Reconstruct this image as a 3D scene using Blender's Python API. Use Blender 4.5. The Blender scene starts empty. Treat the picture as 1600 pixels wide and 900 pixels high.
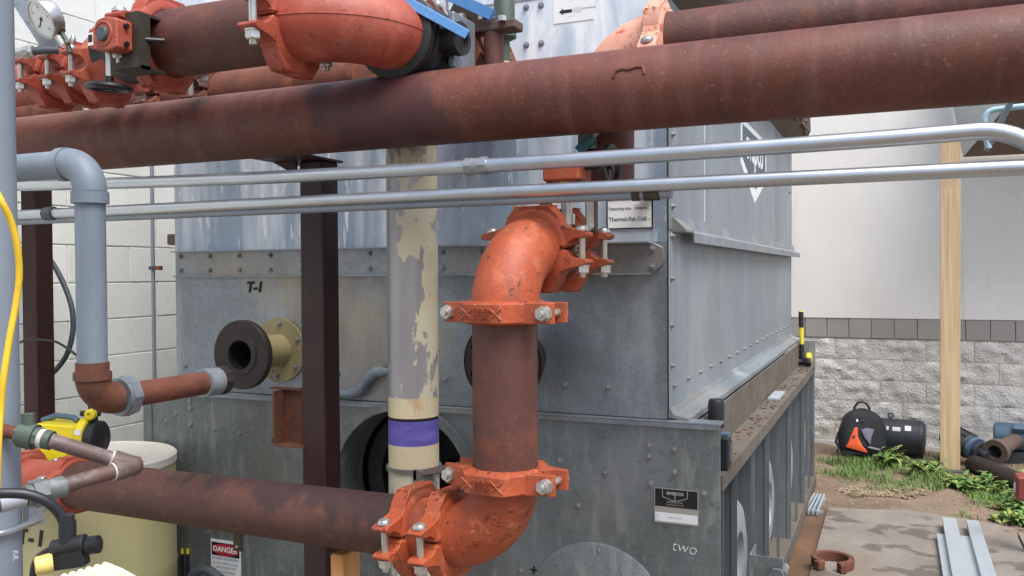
import bpy, bmesh, math, random
from mathutils import Matrix, Vector, noise
R = math.radians
V = Vector
random.seed(11)
S = bpy.context.scene
COL = S.collection

# ------------------------------------------------------------------ camera, sky, sun, exposure
cam_d = bpy.data.cameras.new('camera')
cam = bpy.data.objects.new('camera', cam_d); COL.objects.link(cam)
cam_d.sensor_width = 36.0
cam_d.lens = 36.0 * 1355.5 / 1600.0
cam_d.clip_start = 0.05; cam_d.clip_end = 3000
_yaw, _pitch, _roll = 0.412936, 0.016735, -0.006083
_f = V((-math.sin(_yaw) * math.cos(_pitch), math.cos(_yaw) * math.cos(_pitch), -math.sin(_pitch)))
_r0 = V((math.cos(_yaw), math.sin(_yaw), 0)); _u0 = _r0.cross(_f)
_r = math.cos(_roll) * _r0 + math.sin(_roll) * _u0
_u = -math.sin(_roll) * _r0 + math.cos(_roll) * _u0
cam.matrix_world = Matrix(((_r.x, _u.x, -_f.x, 0), (_r.y, _u.y, -_f.y, 0), (_r.z, _u.z, -_f.z, 1.65), (0, 0, 0, 1)))
S.camera = cam
S.render.resolution_x = 1024; S.render.resolution_y = 576

SUN_EL, SUN_ROT = R(62), R(125)
world = bpy.data.worlds.new('World'); S.world = world; world.use_nodes = True
wn = world.node_tree.nodes; wl = world.node_tree.links
bg = wn['Background']
sky = wn.new('ShaderNodeTexSky'); sky.sky_type = 'NISHITA'; sky.sun_disc = False
sky.sun_elevation = SUN_EL; sky.sun_rotation = SUN_ROT
sky.air_density = 1.0; sky.dust_density = 4.0; sky.ozone_density = 1.5
wl.new(sky.outputs[0], bg.inputs[0]); bg.inputs[1].default_value = 0.10
sun_d = bpy.data.lights.new('sun', 'SUN'); sun_d.energy = 1.5; sun_d.angle = R(38); sun_d.color = (1, 0.98, 0.95)
sun = bpy.data.objects.new('sun', sun_d); COL.objects.link(sun)
_sd = V((math.sin(SUN_ROT) * math.cos(SUN_EL), math.cos(SUN_ROT) * math.cos(SUN_EL), math.sin(SUN_EL)))
sun.rotation_euler = _sd.to_track_quat('Z', 'Y').to_euler(); sun.location = (0, -5, 12)
S.view_settings.view_transform = 'Standard'; S.view_settings.look = 'None'
S.view_settings.exposure = 1.27; S.view_settings.gamma = 1.0

# ------------------------------------------------------------------ materials
def srgb(h):
    h = h.lstrip('#'); c = [int(h[i:i + 2], 16) / 255 for i in (0, 2, 4)]
    return tuple(x / 12.92 if x <= .04045 else ((x + .055) / 1.055) ** 2.4 for x in c) + (1,)

class NT:
    def __init__(s, name):
        s.m = bpy.data.materials.new(name); s.m.use_nodes = True
        s.t = s.m.node_tree; s.b = s.t.nodes['Principled BSDF']
        s.tc = s.t.nodes.new('ShaderNodeTexCoord').outputs['Object']
        s.oi = s.t.nodes.new('ShaderNodeObjectInfo').outputs['Random']
    def n(s, k, **kw):
        x = s.t.nodes.new(k)
        for a, b in kw.items():
            if a in x.inputs: s.set(x.inputs[a], b)
            else: setattr(x, a, b)
        return x
    def set(s, inp, v):
        if isinstance(v, bpy.types.NodeSocket): s.t.links.new(v, inp)
        else: inp.default_value = v
    def mp(s, stretch=(1, 1, 1), off=0.0, vec=None):
        x = s.n('ShaderNodeMapping'); s.set(x.inputs['Vector'], vec or s.tc); x.inputs['Scale'].default_value = stretch
        x.inputs['Location'].default_value = (off, off * .7, off * 1.3)
        return x.outputs[0]
    def noise(s, scale, detail=4, stretch=(1, 1, 1), off=0.0, rough=.6, dist=0.0):
        x = s.n('ShaderNodeTexNoise', noise_dimensions='4D')
        s.set(x.inputs['Vector'], s.mp(stretch, off)); x.inputs['Scale'].default_value = scale
        x.inputs['Detail'].default_value = detail; x.inputs['Roughness'].default_value = rough; x.inputs['Distortion'].default_value = dist
        s.set(x.inputs['W'], s.math('MULTIPLY', s.oi, 7.0))
        return x.outputs['Fac']
    def vor(s, scale, stretch=(1, 1, 1), out='Color'):
        x = s.n('ShaderNodeTexVoronoi'); s.set(x.inputs['Vector'], s.mp(stretch)); x.inputs['Scale'].default_value = scale
        return x.outputs[out]
    def ramp(s, v, lo, hi):
        x = s.n('ShaderNodeMapRange'); s.set(x.inputs[0], v)
        x.inputs[1].default_value = lo; x.inputs[2].default_value = hi; x.inputs[3].default_value = 0; x.inputs[4].default_value = 1
        return x.outputs[0]
    def math(s, op, a, b=0.0):
        x = s.n('ShaderNodeMath', operation=op); s.set(x.inputs[0], a); s.set(x.inputs[1], b); return x.outputs[0]
    def mix(s, f, a, b):
        x = s.n('ShaderNodeMix', data_type='RGBA'); s.set(x.inputs[0], f); s.set(x.inputs[6], a); s.set(x.inputs[7], b); return x.outputs[2]
    def mul(s, a, f):
        x = s.n('ShaderNodeMix', data_type='RGBA', blend_type='MULTIPLY'); x.inputs[0].default_value = 1; s.set(x.inputs[6], a); s.set(x.inputs[7], f); return x.outputs[2]
    def grey(s, v, lo, hi):
        x = s.n('ShaderNodeMapRange'); s.set(x.inputs[0], v); x.inputs[1].default_value = .25; x.inputs[2].default_value = .75
        x.inputs[3].default_value = lo; x.inputs[4].default_value = hi
        c = s.n('ShaderNodeCombineColor'); [s.t.links.new(x.outputs[0], c.inputs[i]) for i in range(3)]
        return c.outputs[0]
    def bump(s, h, strength, dist=.01):
        x = s.n('ShaderNodeBump'); x.inputs['Strength'].default_value = strength; x.inputs['Distance'].default_value = dist
        s.set(x.inputs['Height'], h); s.set(s.b.inputs['Normal'], x.outputs[0])
    def done(s, col, rough=.6, metal=0.0):
        s.set(s.b.inputs['Base Color'], col); s.set(s.b.inputs['Roughness'], rough); s.set(s.b.inputs['Metallic'], metal)
        return s.m

def surf(name, base, rough=.6, metal=0.0, var=.18, vs=6, layers=(), bump=.25, bs=60, bd=.004, stretch=(1, 1, 1), fine=0.0, rvar=.12, ovar=0.0, spangle=0.0):
    """layers: (colour, scale, lo, hi, stretch, strength[, rough[, metal]])"""
    t = NT(name); c = srgb(base)
    n1 = t.noise(vs, 5, stretch)
    col = t.mul(c, t.grey(n1, 1 - var, 1 + var))
    if spangle:
        sep = t.n('ShaderNodeSeparateColor', Color=t.vor(75)); col = t.mul(col, t.grey(t.math('ADD', t.math('MULTIPLY', sep.outputs[0], .5), .25), 1 - spangle, 1 + spangle))
    if ovar: col = t.mul(col, t.grey(t.math('ADD', t.math('MULTIPLY', t.oi, .5), .25), 1 - ovar, 1 + ovar * .6))
    if fine:
        col = t.mul(col, t.grey(t.noise(260, 2, off=3), 1 - fine, 1 + fine))
    ro = t.n('ShaderNodeMapRange'); t.set(ro.inputs[0], t.noise(vs * 2.3, 3, off=5)); ro.inputs[3].default_value = max(.03, rough - rvar); ro.inputs[4].default_value = min(1, rough + rvar)
    ro = ro.outputs[0]; me = metal
    for i, L in enumerate(layers):
        f = t.ramp(t.noise(L[1], 6, L[4], off=9 + 4 * i, rough=.65, dist=.3), L[2], L[3])
        f = t.math('MULTIPLY', f, L[5])
        col = t.mix(f, col, srgb(L[0]))
        if len(L) > 6:
            a = t.n('ShaderNodeMix', data_type='FLOAT'); t.set(a.inputs[0], f); t.set(a.inputs[2], ro); a.inputs[3].default_value = L[6]; ro = a.outputs[0]
        if len(L) > 7:
            a = t.n('ShaderNodeMix', data_type='FLOAT'); t.set(a.inputs[0], f); t.set(a.inputs[2], me); a.inputs[3].default_value = L[7]; me = a.outputs[0]
    if bump: t.bump(t.noise(bs, 4, off=1), bump, bd)
    return t.done(col, ro, me)

U = (1, 1, 1)
VERT = (1, 1, .12)
M = {}
M['pipe'] = surf('brown_primer_steel', '#55332b', .62, 0, .3, 5, (('#7a432b', 11, .5, .68, U, .65), ('#3d2425', 3.5, .53, .68, U, .7), ('#4c2e2c', 30, .54, .68, (1, 1, .5), .6), ('#9a6a54', 75, .61, .73, U, .5), ('#7a5650', 9, .58, .68, VERT, .5)), .4, 90, .004, fine=.25)
M['pipe_dark'] = surf('dark_maroon_steel', '#2e1715', .5, 0, .3, 4, (('#522a1e', 7, .54, .72, VERT, .6), ('#1c1011', 5, .5, .7, VERT, .6)), .25, 80, .003, fine=.14)
M['rust'] = surf('orange_rust_steel', '#64392a', .74, 0, .3, 8, (('#9d5c36', 16, .52, .7, U, .6), ('#44271f', 7, .52, .66, U, .75), ('#ad7d60', 80, .66, .76, U, .4)), .5, 120, .004, fine=.2)
M['rust_dark'] = surf('dark_rust_iron', '#5f3a2a', .8, 0, .3, 12, (('#8a5236', 20, .52, .7, U, .6),), .5, 140, .003, fine=.2)
M['orange'] = surf('orange_fitting_paint', '#a04a2a', .55, 0, .22, 7, (('#79341f', 4, .46, .66, U, .7), ('#bb7350', 18, .53, .67, U, .55), ('#674232', 9, .54, .65, (1, 1, .3), .6), ('#c9a488', 60, .635, .69, U, .55), ('#331a15', 44, .60, .645, U, .85)), .35, 110, .004, fine=.14)
M['red'] = surf('faded_red_fitting_paint', '#9a4431', .52, 0, .2, 5, (('#b8735f', 7, .48, .66, U, .6), ('#6b2a20', 6, .53, .68, U, .6), ('#7d5141', 16, .58, .68, U, .55), ('#cfa08c', 70, .64, .7, U, .5), ('#3d1c16', 46, .605, .65, U, .8)), .3, 100, .004, fine=.12)
M['flake'] = surf('flaking_orange_paint', '#d39a84', .6, 0, .12, 6, (('#a8542c', 26, .56, .62, U, .9), ('#e3c3b4', 9, .5, .7, U, .5)), .4, 60, .004)
M['zinc'] = surf('zinc_plated_steel', '#c3c3bd', .36, .85, .12, 30, (('#8d887a', 25, .6, .8, U, .4),), .1, 200, .001)
M['old_zinc'] = surf('dulled_zinc_bolt', '#8d9092', .45, .5, .15, 30, (('#55504a', 40, .55, .7, U, .5),), .1, 200, .001)
M['galv'] = surf('galvanised_sheet', '#8b949c', .42, .5, .18, 3.0, (('#6a7379', 1.5, .46, .66, U, .75), ('#a0937c', 1.0, .49, .64, U, .7), ('#aab2b7', 7, .52, .68, VERT, .5, .65, .1), ('#6d5f50', 2.2, .58, .70, (1, 1, .3), .5), ('#4d4b48', 30, .62, .71, U, .5)), .06, 60, .003, fine=.14, spangle=.10)  # broad tan layer paints a warm reflection into the sheet
M['galv_white'] = surf('galvanised_sheet_with_lime', '#8494a5', .46, .2, .12, 3, (('#697b8e', 1.3, .5, .66, U, .65), ('#c9d2d9', 6, .48, .62, (1, 1, .09), .65, .8, 0), ('#e2e7e9', 30, .57, .65, (1, 1, .2), .6, .8, 0), ('#d3dade', 1.6, .52, .66, (1, 1, .35), .5, .8, 0)), .1, 70, .002, fine=.1)
M['galv_top'] = surf('glare_white_galvanised_sheet', '#c3d0da', .5, .1, .08, 3, (('#a5bac9', 2.5, .5, .66, (1, 1, .2), .7), ('#f0f3f3', 5, .46, .6, (1, 1, .3), .8, .8, 0)), .08, 70, .002, fine=.04)  # whiteness paints in the sky's glare on the tower top
M['galv_low'] = surf('weathered_galvanised_sheet', '#737a7a', .44, .3, .22, 2.5, (('#4f585a', 1.5, .45, .64, U, .7), ('#979a95', 22, .53, .66, (1, 1, .2), .55, .7, .1), ('#6d6754', 1.6, .50, .66, U, .6), ('#8d9397', 1.1, .52, .64, U, .5), ('#3a4041', 34, .59, .69, U, .5)), .1, 60, .003, fine=.18, spangle=.10)
M['galv_side'] = surf('smooth_galvanised_sheet', '#8d969d', .48, .28, .12, 2, (('#747d85', 1.2, .45, .68, VERT, .75), ('#a9afb2', 6, .54, .70, (1, 1, .1), .45), ('#85806f', 1.8, .54, .70, U, .5)), .05, 60, .003, fine=.07, spangle=.06)
M['fin'] = surf('dull_zinc_fin', '#70777a', .5, .3, .22, 4, (('#4c5255', 4, .48, .68, VERT, .65), ('#8e8c82', 22, .56, .7, U, .5), ('#776a5a', 3, .56, .72, U, .4)), .08, 60, .002, fine=.14)
M['emt'] = surf('bright_zinc_conduit', '#bfc5c9', .33, .9, .06, 6, (('#9aa0a3', 9, .55, .8, (.3, 1, 1), .5), ('#8a6a50', 20, .74, .8, U, .5)), .05, 200, .001)
M['emt_grey'] = surf('grey_conduit', '#8b959d', .5, .35, .1, 6, (('#a9633c', 16, .7, .78, U, .6),), .05, 200, .001)
M['grey_pipe'] = surf('grey_plastic_pipe', '#6d7984', .52, 0, .1, 4, (('#8f9ba4', 7, .5, .72, VERT, .5), ('#566069', 5, .56, .75, U, .5), ('#a39a85', 30, .68, .76, U, .45)), .06, 120, .002, fine=.06)
M['grey_paint'] = surf('grey_painted_steel', '#9aa2aa', .48, 0, .06, 3, (('#b9bec3', 8, .66, .74, VERT, .6), ('#7e858c', 4, .55, .8, U, .4)), .06, 150, .002)
M['pole'] = surf('pale_grey_pole_paint', '#848f9b', .42, .1, .07, 2, (('#6f7983', 3, .48, .75, VERT, .6), ('#b3bac1', 60, .7, .76, U, .5)), .05, 150, .002)
M['cream'] = surf('bare_cream_plastic', '#cdbf9c', .55, 0, .1, 8, (('#a9793f', 9, .56, .72, (1, 1, .6), .7), ('#5d4a2f', 16, .68, .74, (1, 1, .3), .7)), .05)
M['black'] = surf('black_rubber', '#1d1f22', .55, 0, .2, 8, (('#4a4c4e', 12, .6, .8, U, .4),), .12, 120, .002)
M['black_gloss'] = surf('black_painted_iron', '#15171a', .35, 0, .2, 10, (('#5a5a58', 30, .66, .74, U, .5),), .15, 100, .002)
M['cable'] = surf('black_cable_jacket', '#202328', .42, 0, .15, 8, (), .05)
M['hose_grey'] = surf('grey_hose_rubber', '#454b52', .55, 0, .1, 8, (), .05)
M['yellow_hose'] = surf('yellow_hose_rubber', '#d9b62a', .5, 0, .1, 10, (('#a07d1c', 22, .6, .75, U, .6),), .1)
M['yellow'] = surf('yellow_plastic', '#e3cf27', .42, 0, .05, 6, (('#b79f1d', 10, .62, .8, U, .4),), .03)
M['dark_iron'] = surf('dark_iron_bracket', '#3a352d', .55, .2, .2, 8, (('#6d6149', 10, .6, .75, U, .4),), .1)
M['flange'] = surf('black_flange_iron', '#2e2624', .55, .15, .2, 9, (('#6a4632', 14, .6, .75, U, .4),), .2, 90, .002)
M['neck'] = surf('yellowed_primer', '#8d8460', .6, 0, .15, 8, (('#6a623f', 8, .55, .75, U, .6),), .1)
M['blue'] = surf('chipped_blue_lever_paint', '#4f86c0', .5, 0, .1, 8, (('#8fb5d8', 14, .55, .75, U, .5), ('#5f4336', 26, .68, .74, U, .7)), .12)
M['green_valve'] = surf('green_bronze_valve', '#4c5a50', .55, .2, .18, 12, (('#7d8a80', 18, .6, .75, U, .5),), .2)
M['mauve'] = surf('weathered_small_pipe', '#584743', .55, 0, .18, 10, (('#8d8082', 22, .53, .66, U, .6), ('#6f4433', 9, .54, .7, U, .5), ('#37282a', 12, .56, .7, U, .6)), .15, fine=.12)
M['teal'] = surf('teal_paint', '#3c6d78', .5, 0, .1, 9, (('#8fb0b8', 20, .64, .75, U, .5),), .08)
M['pale_teal'] = surf('pale_teal_paint', '#9dc0c8', .5, 0, .08, 6, (), .06)
M['white_tape'] = surf('white_thread_tape', '#b9b5ad', .6, 0, .12, 30, (('#857a78', 40, .5, .68, U, .6),), .1)
M['sticker'] = surf('white_label', '#e4e8e8', .5, 0, .03, 8, (), 0)
M['ink'] = surf('black_ink', '#131417', .6, 0, .1, 8, (), 0)
M['grey_ink'] = surf('grey_print', '#6d7a84', .6, 0, .1, 8, (), 0)
M['chalk'] = surf('white_chalk', '#d5d9d8', .8, 0, .1, 30, (), 0)
M['logo_white'] = surf('white_logo_paint', '#d9dfe1', .6, 0, .05, 8, (), 0)
M['logo_grey'] = surf('grey_logo_paint', '#56646e', .55, .1, .05, 8, (), 0)
M['dull_red'] = surf('dull_red_plastic', '#7f3b34', .55, 0, .1, 8, (), .05)
M['sign_red'] = surf('sign_red_print', '#b3283a', .5, 0, .05, 8, (), 0)
M['plate_black'] = surf('black_name_plate', '#17181a', .4, .1, .1, 8, (), 0)
M['plate_silver'] = surf('silver_plate', '#b5b4ae', .4, .6, .06, 8, (), 0)
M['drum'] = surf('yellowed_translucent_drum', '#b0aa7e', .5, 0, .08, 2.5, (('#918b5e', 1.6, .48, .75, U, .5), ('#c2bd99', 3, .5, .75, VERT, .5)), .04)
M['drum_lid'] = surf('pale_drum_lid', '#cfccc4', .5, 0, .06, 5, (('#b0a9a0', 6, .55, .75, U, .5),), .04)
M['pink'] = surf('pink_stain', '#c0707f', .5, 0, .1, 8, (), 0)
M['wood'] = None
M['void'] = surf('bore_shade_black', '#0c0d0f', .9, 0, .1, 8, (), 0)  # black stands in for the shade deep inside the nozzle
M['fan'] = surf('fan_wheel_steel', '#3a3e40', .55, .4, .15, 8, (), .05)
M['scroll'] = surf('pale_grey_fan_scroll', '#8b9195', .5, .05, .1, 3, (('#6d7276', 4, .5, .8, U, .5),), .03)
M['tan'] = surf('mud_stained_grey_steel', '#615b53', .78, .1, .2, 5, (('#48423b', 6, .46, .68, U, .65), ('#837e74', 12, .56, .72, U, .5), ('#312a24', 30, .6, .7, U, .6)), .3, 80, .003, fine=.15)
M['stucco'] = surf('white_stucco', '#eae9e4', .85, 0, .05, .7, (('#d2cec4', .55, .52, .78, (1, 1, .5), .55), ('#a99a86', 1.8, .58, .74, (1, 1, .16), .5), ('#c9c6bd', 7, .58, .73, (1, 1, .12), .4)), .5, 120, .004)
M['tile'] = surf('grey_band_tile', '#9d9994', .7, 0, .06, 5, (('#aeaaa5', 8, .6, .75, U, .4),), .1, ovar=.06)
M['split'] = surf('split_face_stone', '#d6d3cc', .9, 0, .1, 6, (('#b5ae9f', 2.5, .55, .8, U, .4), ('#e6e4de', 16, .56, .75, U, .5), ('#9d968a', 11, .62, .74, U, .35)), 1.0, 45, .02, ovar=.07)
M['mortar'] = surf('pale_mortar', '#cbc8c1', .9, 0, .06, 10, (), .3)
M['cmu'] = surf('white_painted_block', '#dfe2de', .75, 0, .04, 2, (('#c6c7be', 2.5, .52, .75, U, .5), ('#85857c', 70, .68, .74, U, .55), ('#b5b3a8', 9, .62, .74, (1, 1, .3), .4)), .6, 130, .004, ovar=.05)
M['dirt'] = None
M['leaf'] = surf('green_weed_leaf', '#56793a', .55, 0, .3, 9, (('#8fa258', 20, .5, .7, U, .6),), 0)
M['leaf2'] = surf('yellowing_weed_leaf', '#86904a', .6, 0, .25, 9, (('#a89a5c', 16, .52, .7, U, .6),), 0)
M['grass'] = surf('short_grass', '#5e7d3c', .7, 0, .35, 3, (('#8f8a55', 5, .52, .75, U, .6),), 0)
M['straw'] = surf('dry_straw', '#9a8a72', .85, 0, .2, 20, (), 0)
M['pebble'] = surf('grey_brown_pebble', '#8a7c6c', .9, 0, .2, 20, (), 0)
M['pack_black'] = surf('black_nylon', '#1b1d22', .75, 0, .2, 12, (), .3, 260, .001)
M['pack_orange'] = surf('orange_nylon', '#dc5a2c', .65, 0, .08, 12, (), .2, 260, .001)
M['pack_grey'] = surf('mauve_grey_nylon', '#6f6a7c', .7, 0, .12, 12, (), .2, 260, .001)
M['motor'] = surf('dark_motor_paint', '#33383d', .5, .1, .12, 6, (('#55585a', 12, .6, .78, U, .5),), .12)
M['motor_blue'] = surf('blue_grey_motor_paint', '#4d6578', .5, .1, .12, 6, (('#7f98ab', 10, .58, .78, U, .5), ('#2d3338', 6, .6, .75, U, .5)), .12)
M['salmon'] = surf('salmon_pipe_paint', '#b98a7d', .55, 0, .08, 6, (), .08)
M['sheet'] = surf('pale_sheet_metal', '#bfc3c0', .6, .1, .06, 2, (('#9c9d96', 2, .55, .8, U, .5),), .05)
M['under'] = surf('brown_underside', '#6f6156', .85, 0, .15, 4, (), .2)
M['channel'] = surf('galvanised_channel', '#b4bfc6', .45, .5, .06, 6, (('#95a0a8', 8, .55, .8, U, .5),), .04)
M['ribbed'] = surf('cream_ribbed_plastic', '#dcd9bd', .5, 0, .04, 6, (), .03)
M['cream_cap'] = surf('cream_yellow_cap', '#d8c06a', .45, 0, .06, 8, (), .05)
M['eave'] = surf('rust_brown_eave', '#5d5048', .8, .1, .2, 6, (('#7a4b38', 9, .55, .75, U, .6), ('#3b3531', 5, .58, .75, U, .5)), .2)
M['teal_cap'] = surf('dark_teal_plastic', '#2f4a52', .5, 0, .1, 8, (), .05)

def wood(name, c1, c2, along):
    t = NT(name); st = [22, 22, 22]; st[along] = 1.1
    g = t.noise(1.6, 5, tuple(st), dist=.6)
    col = t.mix(t.ramp(g, .35, .7), srgb(c1), srgb(c2))
    k = t.vor(2.6, (1, 1, .6) if along == 2 else U, 'Distance')
    col = t.mix(t.math('MULTIPLY', t.ramp(k, .09, .03), .75), col, srgb('#6f4a2a'))
    col = t.mix(t.math('MULTIPLY', t.ramp(t.noise(3, 4, off=4), .62, .74), .45), col, srgb('#6e675c'))
    t.bump(g, .15, .003)
    return t.done(col, .7)
M['wood'] = wood('pine_stud', '#d3bd99', '#bb9c72', 2)
M['wood2'] = wood('pine_offcut', '#cf9f63', '#a8743f', 2)

# big pipe: primer band with ragged edges and a rain-washed look
PATCH = (.0, .35)
def big_pipe_mat():
    t = NT('brown_steel_with_dark_primer_patch')
    base = t.mul(t.mul(srgb('#613428'), t.grey(t.noise(4, 6), .66, 1.3)), t.grey(t.noise(240, 2, off=3), .8, 1.2))
    base = t.mix(t.math('MULTIPLY', t.ramp(t.noise(26, 5, (1, .4, .4), off=31), .52, .7), .6), base, srgb('#472c2c'))
    base = t.mix(t.math('MULTIPLY', t.ramp(t.noise(7, 6, (.6, 1, 1), off=4), .5, .72), .6), base, srgb('#784630'))
    base = t.mix(t.math('MULTIPLY', t.ramp(t.noise(2.2, 4, off=8), .52, .7), .5), base, srgb('#5b4143'))
    base = t.mix(t.math('MULTIPLY', t.ramp(t.noise(90, 3, off=2), .59, .73), .34), base, srgb('#a87d68'))
    base = t.mix(t.math('MULTIPLY', t.ramp(t.noise(16, 6, (1, .2, .2), off=41), .5, .7), .36), base, srgb('#85605a'))
    sx = t.n('ShaderNodeSeparateXYZ', Vector=t.tc)
    e = t.math('ADD', sx.outputs[0], t.math('MULTIPLY', t.math('SUBTRACT', t.noise(9, 6, off=13), .5), .34))
    e = t.math('ADD', e, t.math('MULTIPLY', sx.outputs[2], .6))
    band = t.math('MULTIPLY', t.ramp(e, PATCH[0] - .01, PATCH[0] + .03), t.ramp(e, PATCH[1] + .035, PATCH[1] - .01))
    base = t.mix(t.math('MULTIPLY', band, .72), base, t.mul(srgb('#40262b'), t.grey(t.noise(12, 4, off=6), .85, 1.2)))
    t.bump(t.noise(90, 4, off=1), .3, .003)
    r = t.n('ShaderNodeMapRange'); t.set(r.inputs[0], t.noise(9, 4, off=21)); r.inputs[3].default_value = .42; r.inputs[4].default_value = .75
    return t.done(base, r.outputs[0])

def peel_mat():
    t = NT('peeling_cream_paint_on_grey_pipe')
    metal = t.mul(srgb('#9f9e9f'), t.grey(t.noise(3, 4, VERT), .8, 1.15))
    cream = t.mul(srgb('#c6bfa4'), t.grey(t.noise(8, 4), .88, 1.1))
    n = t.noise(5.2, 7, (1.2, 1.2, .42), off=3.1, rough=.62, dist=.2)
    sx = t.n('ShaderNodeSeparateXYZ', Vector=t.tc)
    n2 = t.math('ADD', n, t.math('MULTIPLY', sx.outputs[0], .75))
    n2 = t.math('ADD', n2, t.math('MULTIPLY', t.math('SUBTRACT', t.noise(15, 6, (1, 1, .5), off=5.7), .5), .55))
    n2 = t.math('ADD', n2, t.math('MULTIPLY', sx.outputs[2], .16))
    f = t.ramp(n2, .508, .518)
    col = t.mix(f, metal, cream)
    f = t.math('MULTIPLY', f, t.math('SUBTRACT', 1.0, t.ramp(t.noise(11, 6, (1, 1, .5), off=15), .575, .585)))
    f = t.math('MAXIMUM', f, t.ramp(t.noise(9, 6, (1, 1, .45), off=23), .60, .61))
    col = t.mix(f, metal, cream)
    col = t.mix(t.math('MULTIPLY', t.ramp(t.noise(30, 4, off=7), .64, .72), .5), col, srgb('#8a7a58'))
    t.bump(f, .35, .002)
    r = t.n('ShaderNodeMix', data_type='FLOAT'); t.set(r.inputs[0], f); r.inputs[2].default_value = .33; r.inputs[3].default_value = .62
    m = t.n('ShaderNodeMix', data_type='FLOAT'); t.set(m.inputs[0], f); m.inputs[2].default_value = .25; m.inputs[3].default_value = 0
    return t.done(col, r.outputs[0], m.outputs[0])
M['peel'] = peel_mat()
def run_mat():
    t = NT('brown_steel_with_dark_drips')
    base = t.mul(t.mul(srgb('#4b2d25'), t.grey(t.noise(5, 6), .7, 1.28)), t.grey(t.noise(240, 2, off=3), .82, 1.18))
    base = t.mix(t.math('MULTIPLY', t.ramp(t.noise(30, 5, off=31), .55, .7), .5), base, srgb('#774a38'))
    sx = t.n('ShaderNodeSeparateXYZ', Vector=t.tc)
    n = t.math('ADD', t.noise(13, 6, (1, .6, .28), off=2, rough=.6), t.math('MULTIPLY', sx.outputs[2], 2.6))
    n = t.math('ADD', n, t.math('MULTIPLY', sx.outputs[0], .10))
    f = t.ramp(n, .655, .735)
    base = t.mix(t.math('MULTIPLY', f, .85), base, t.mul(srgb('#2d1b1e'), t.grey(t.noise(40, 4, off=6), .7, 1.5)))
    t.bump(t.noise(90, 4, off=1), .35, .003)
    return t.done(base, .62)
M['run'] = run_mat()
M['purple'] = surf('purple_pipe_primer', '#5a4f9e', .5, 0, .12, 9, (('#7a70bd', 7, .5, .7, (1, 1, 4), .6), ('#433a80', 14, .56, .72, (1, 1, 3), .6)), .05)

def dirt_mat():
    t = NT('bare_dirt')
    c = t.mul(srgb('#7d6c5c'), t.grey(t.noise(3, 8, rough=.7), .7, 1.3))
    c = t.mix(t.math('MULTIPLY', t.ramp(t.noise(1.3, 5, off=4), .5, .66), .7), c, srgb('#5a4333'))
    c = t.mix(t.math('MULTIPLY', t.ramp(t.noise(40, 3, off=2), .6, .72), .6), c, srgb('#a9967f'))
    c = t.mix(t.math('MULTIPLY', t.ramp(t.noise(2.1, 6, off=11), .55, .68), .5), c, srgb('#6b7045'))
    t.bump(t.noise(28, 8, rough=.7), .8, .03)
    return t.done(c, .92)
M['dirt'] = dirt_mat()
def conc_mat():
    t = NT('stained_concrete')
    c = t.mul(srgb('#7c766e'), t.grey(t.noise(5, 8, rough=.65), .75, 1.18))
    w = t.noise(2.6, 5, (1, 1.5, 1), off=6.3, dist=.5)
    f = t.ramp(w, .535, .56)
    c = t.mix(t.math('MULTIPLY', f, .75), c, srgb('#534c45'))
    c = t.mix(t.math('MULTIPLY', t.ramp(t.noise(1.2, 6, off=17), .56, .7), .6), c, srgb('#75593f'))
    t.bump(t.noise(90, 5), .25, .004)
    r = t.n('ShaderNodeMix', data_type='FLOAT'); t.set(r.inputs[0], f); r.inputs[2].default_value = .85; r.inputs[3].default_value = .45
    return t.done(c, r.outputs[0])
M['concrete'] = conc_mat()
M['mud'] = surf('wet_brown_mud', '#5d4735', .5, 0, .25, 6, (('#7d5f42', 5, .5, .7, U, .6), ('#3c2d23', 8, .55, .7, U, .6)), .5, 40, .01)

# ------------------------------------------------------------------ geometry helpers
def basis(o, z, x=None):
    z = V(z).normalized(); x = V(x) if x is not None else (V((1, 0, 0)) if abs(z.x) < .9 else V((0, 1, 0)))
    x = (x - z * x.dot(z)).normalized(); y = z.cross(x)
    return Matrix(((x.x, y.x, z.x, o[0]), (x.y, y.y, z.y, o[1]), (x.z, y.z, z.z, o[2]), (0, 0, 0, 1)))
def frame(o, x, z):   # local X along x, local Z close to z
    x = V(x).normalized(); z = V(z); z = (z - x * z.dot(x)).normalized(); y = z.cross(x)
    return Matrix(((x.x, y.x, z.x, o[0]), (x.y, y.y, z.y, o[1]), (x.z, y.z, z.z, o[2]), (0, 0, 0, 1)))

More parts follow.
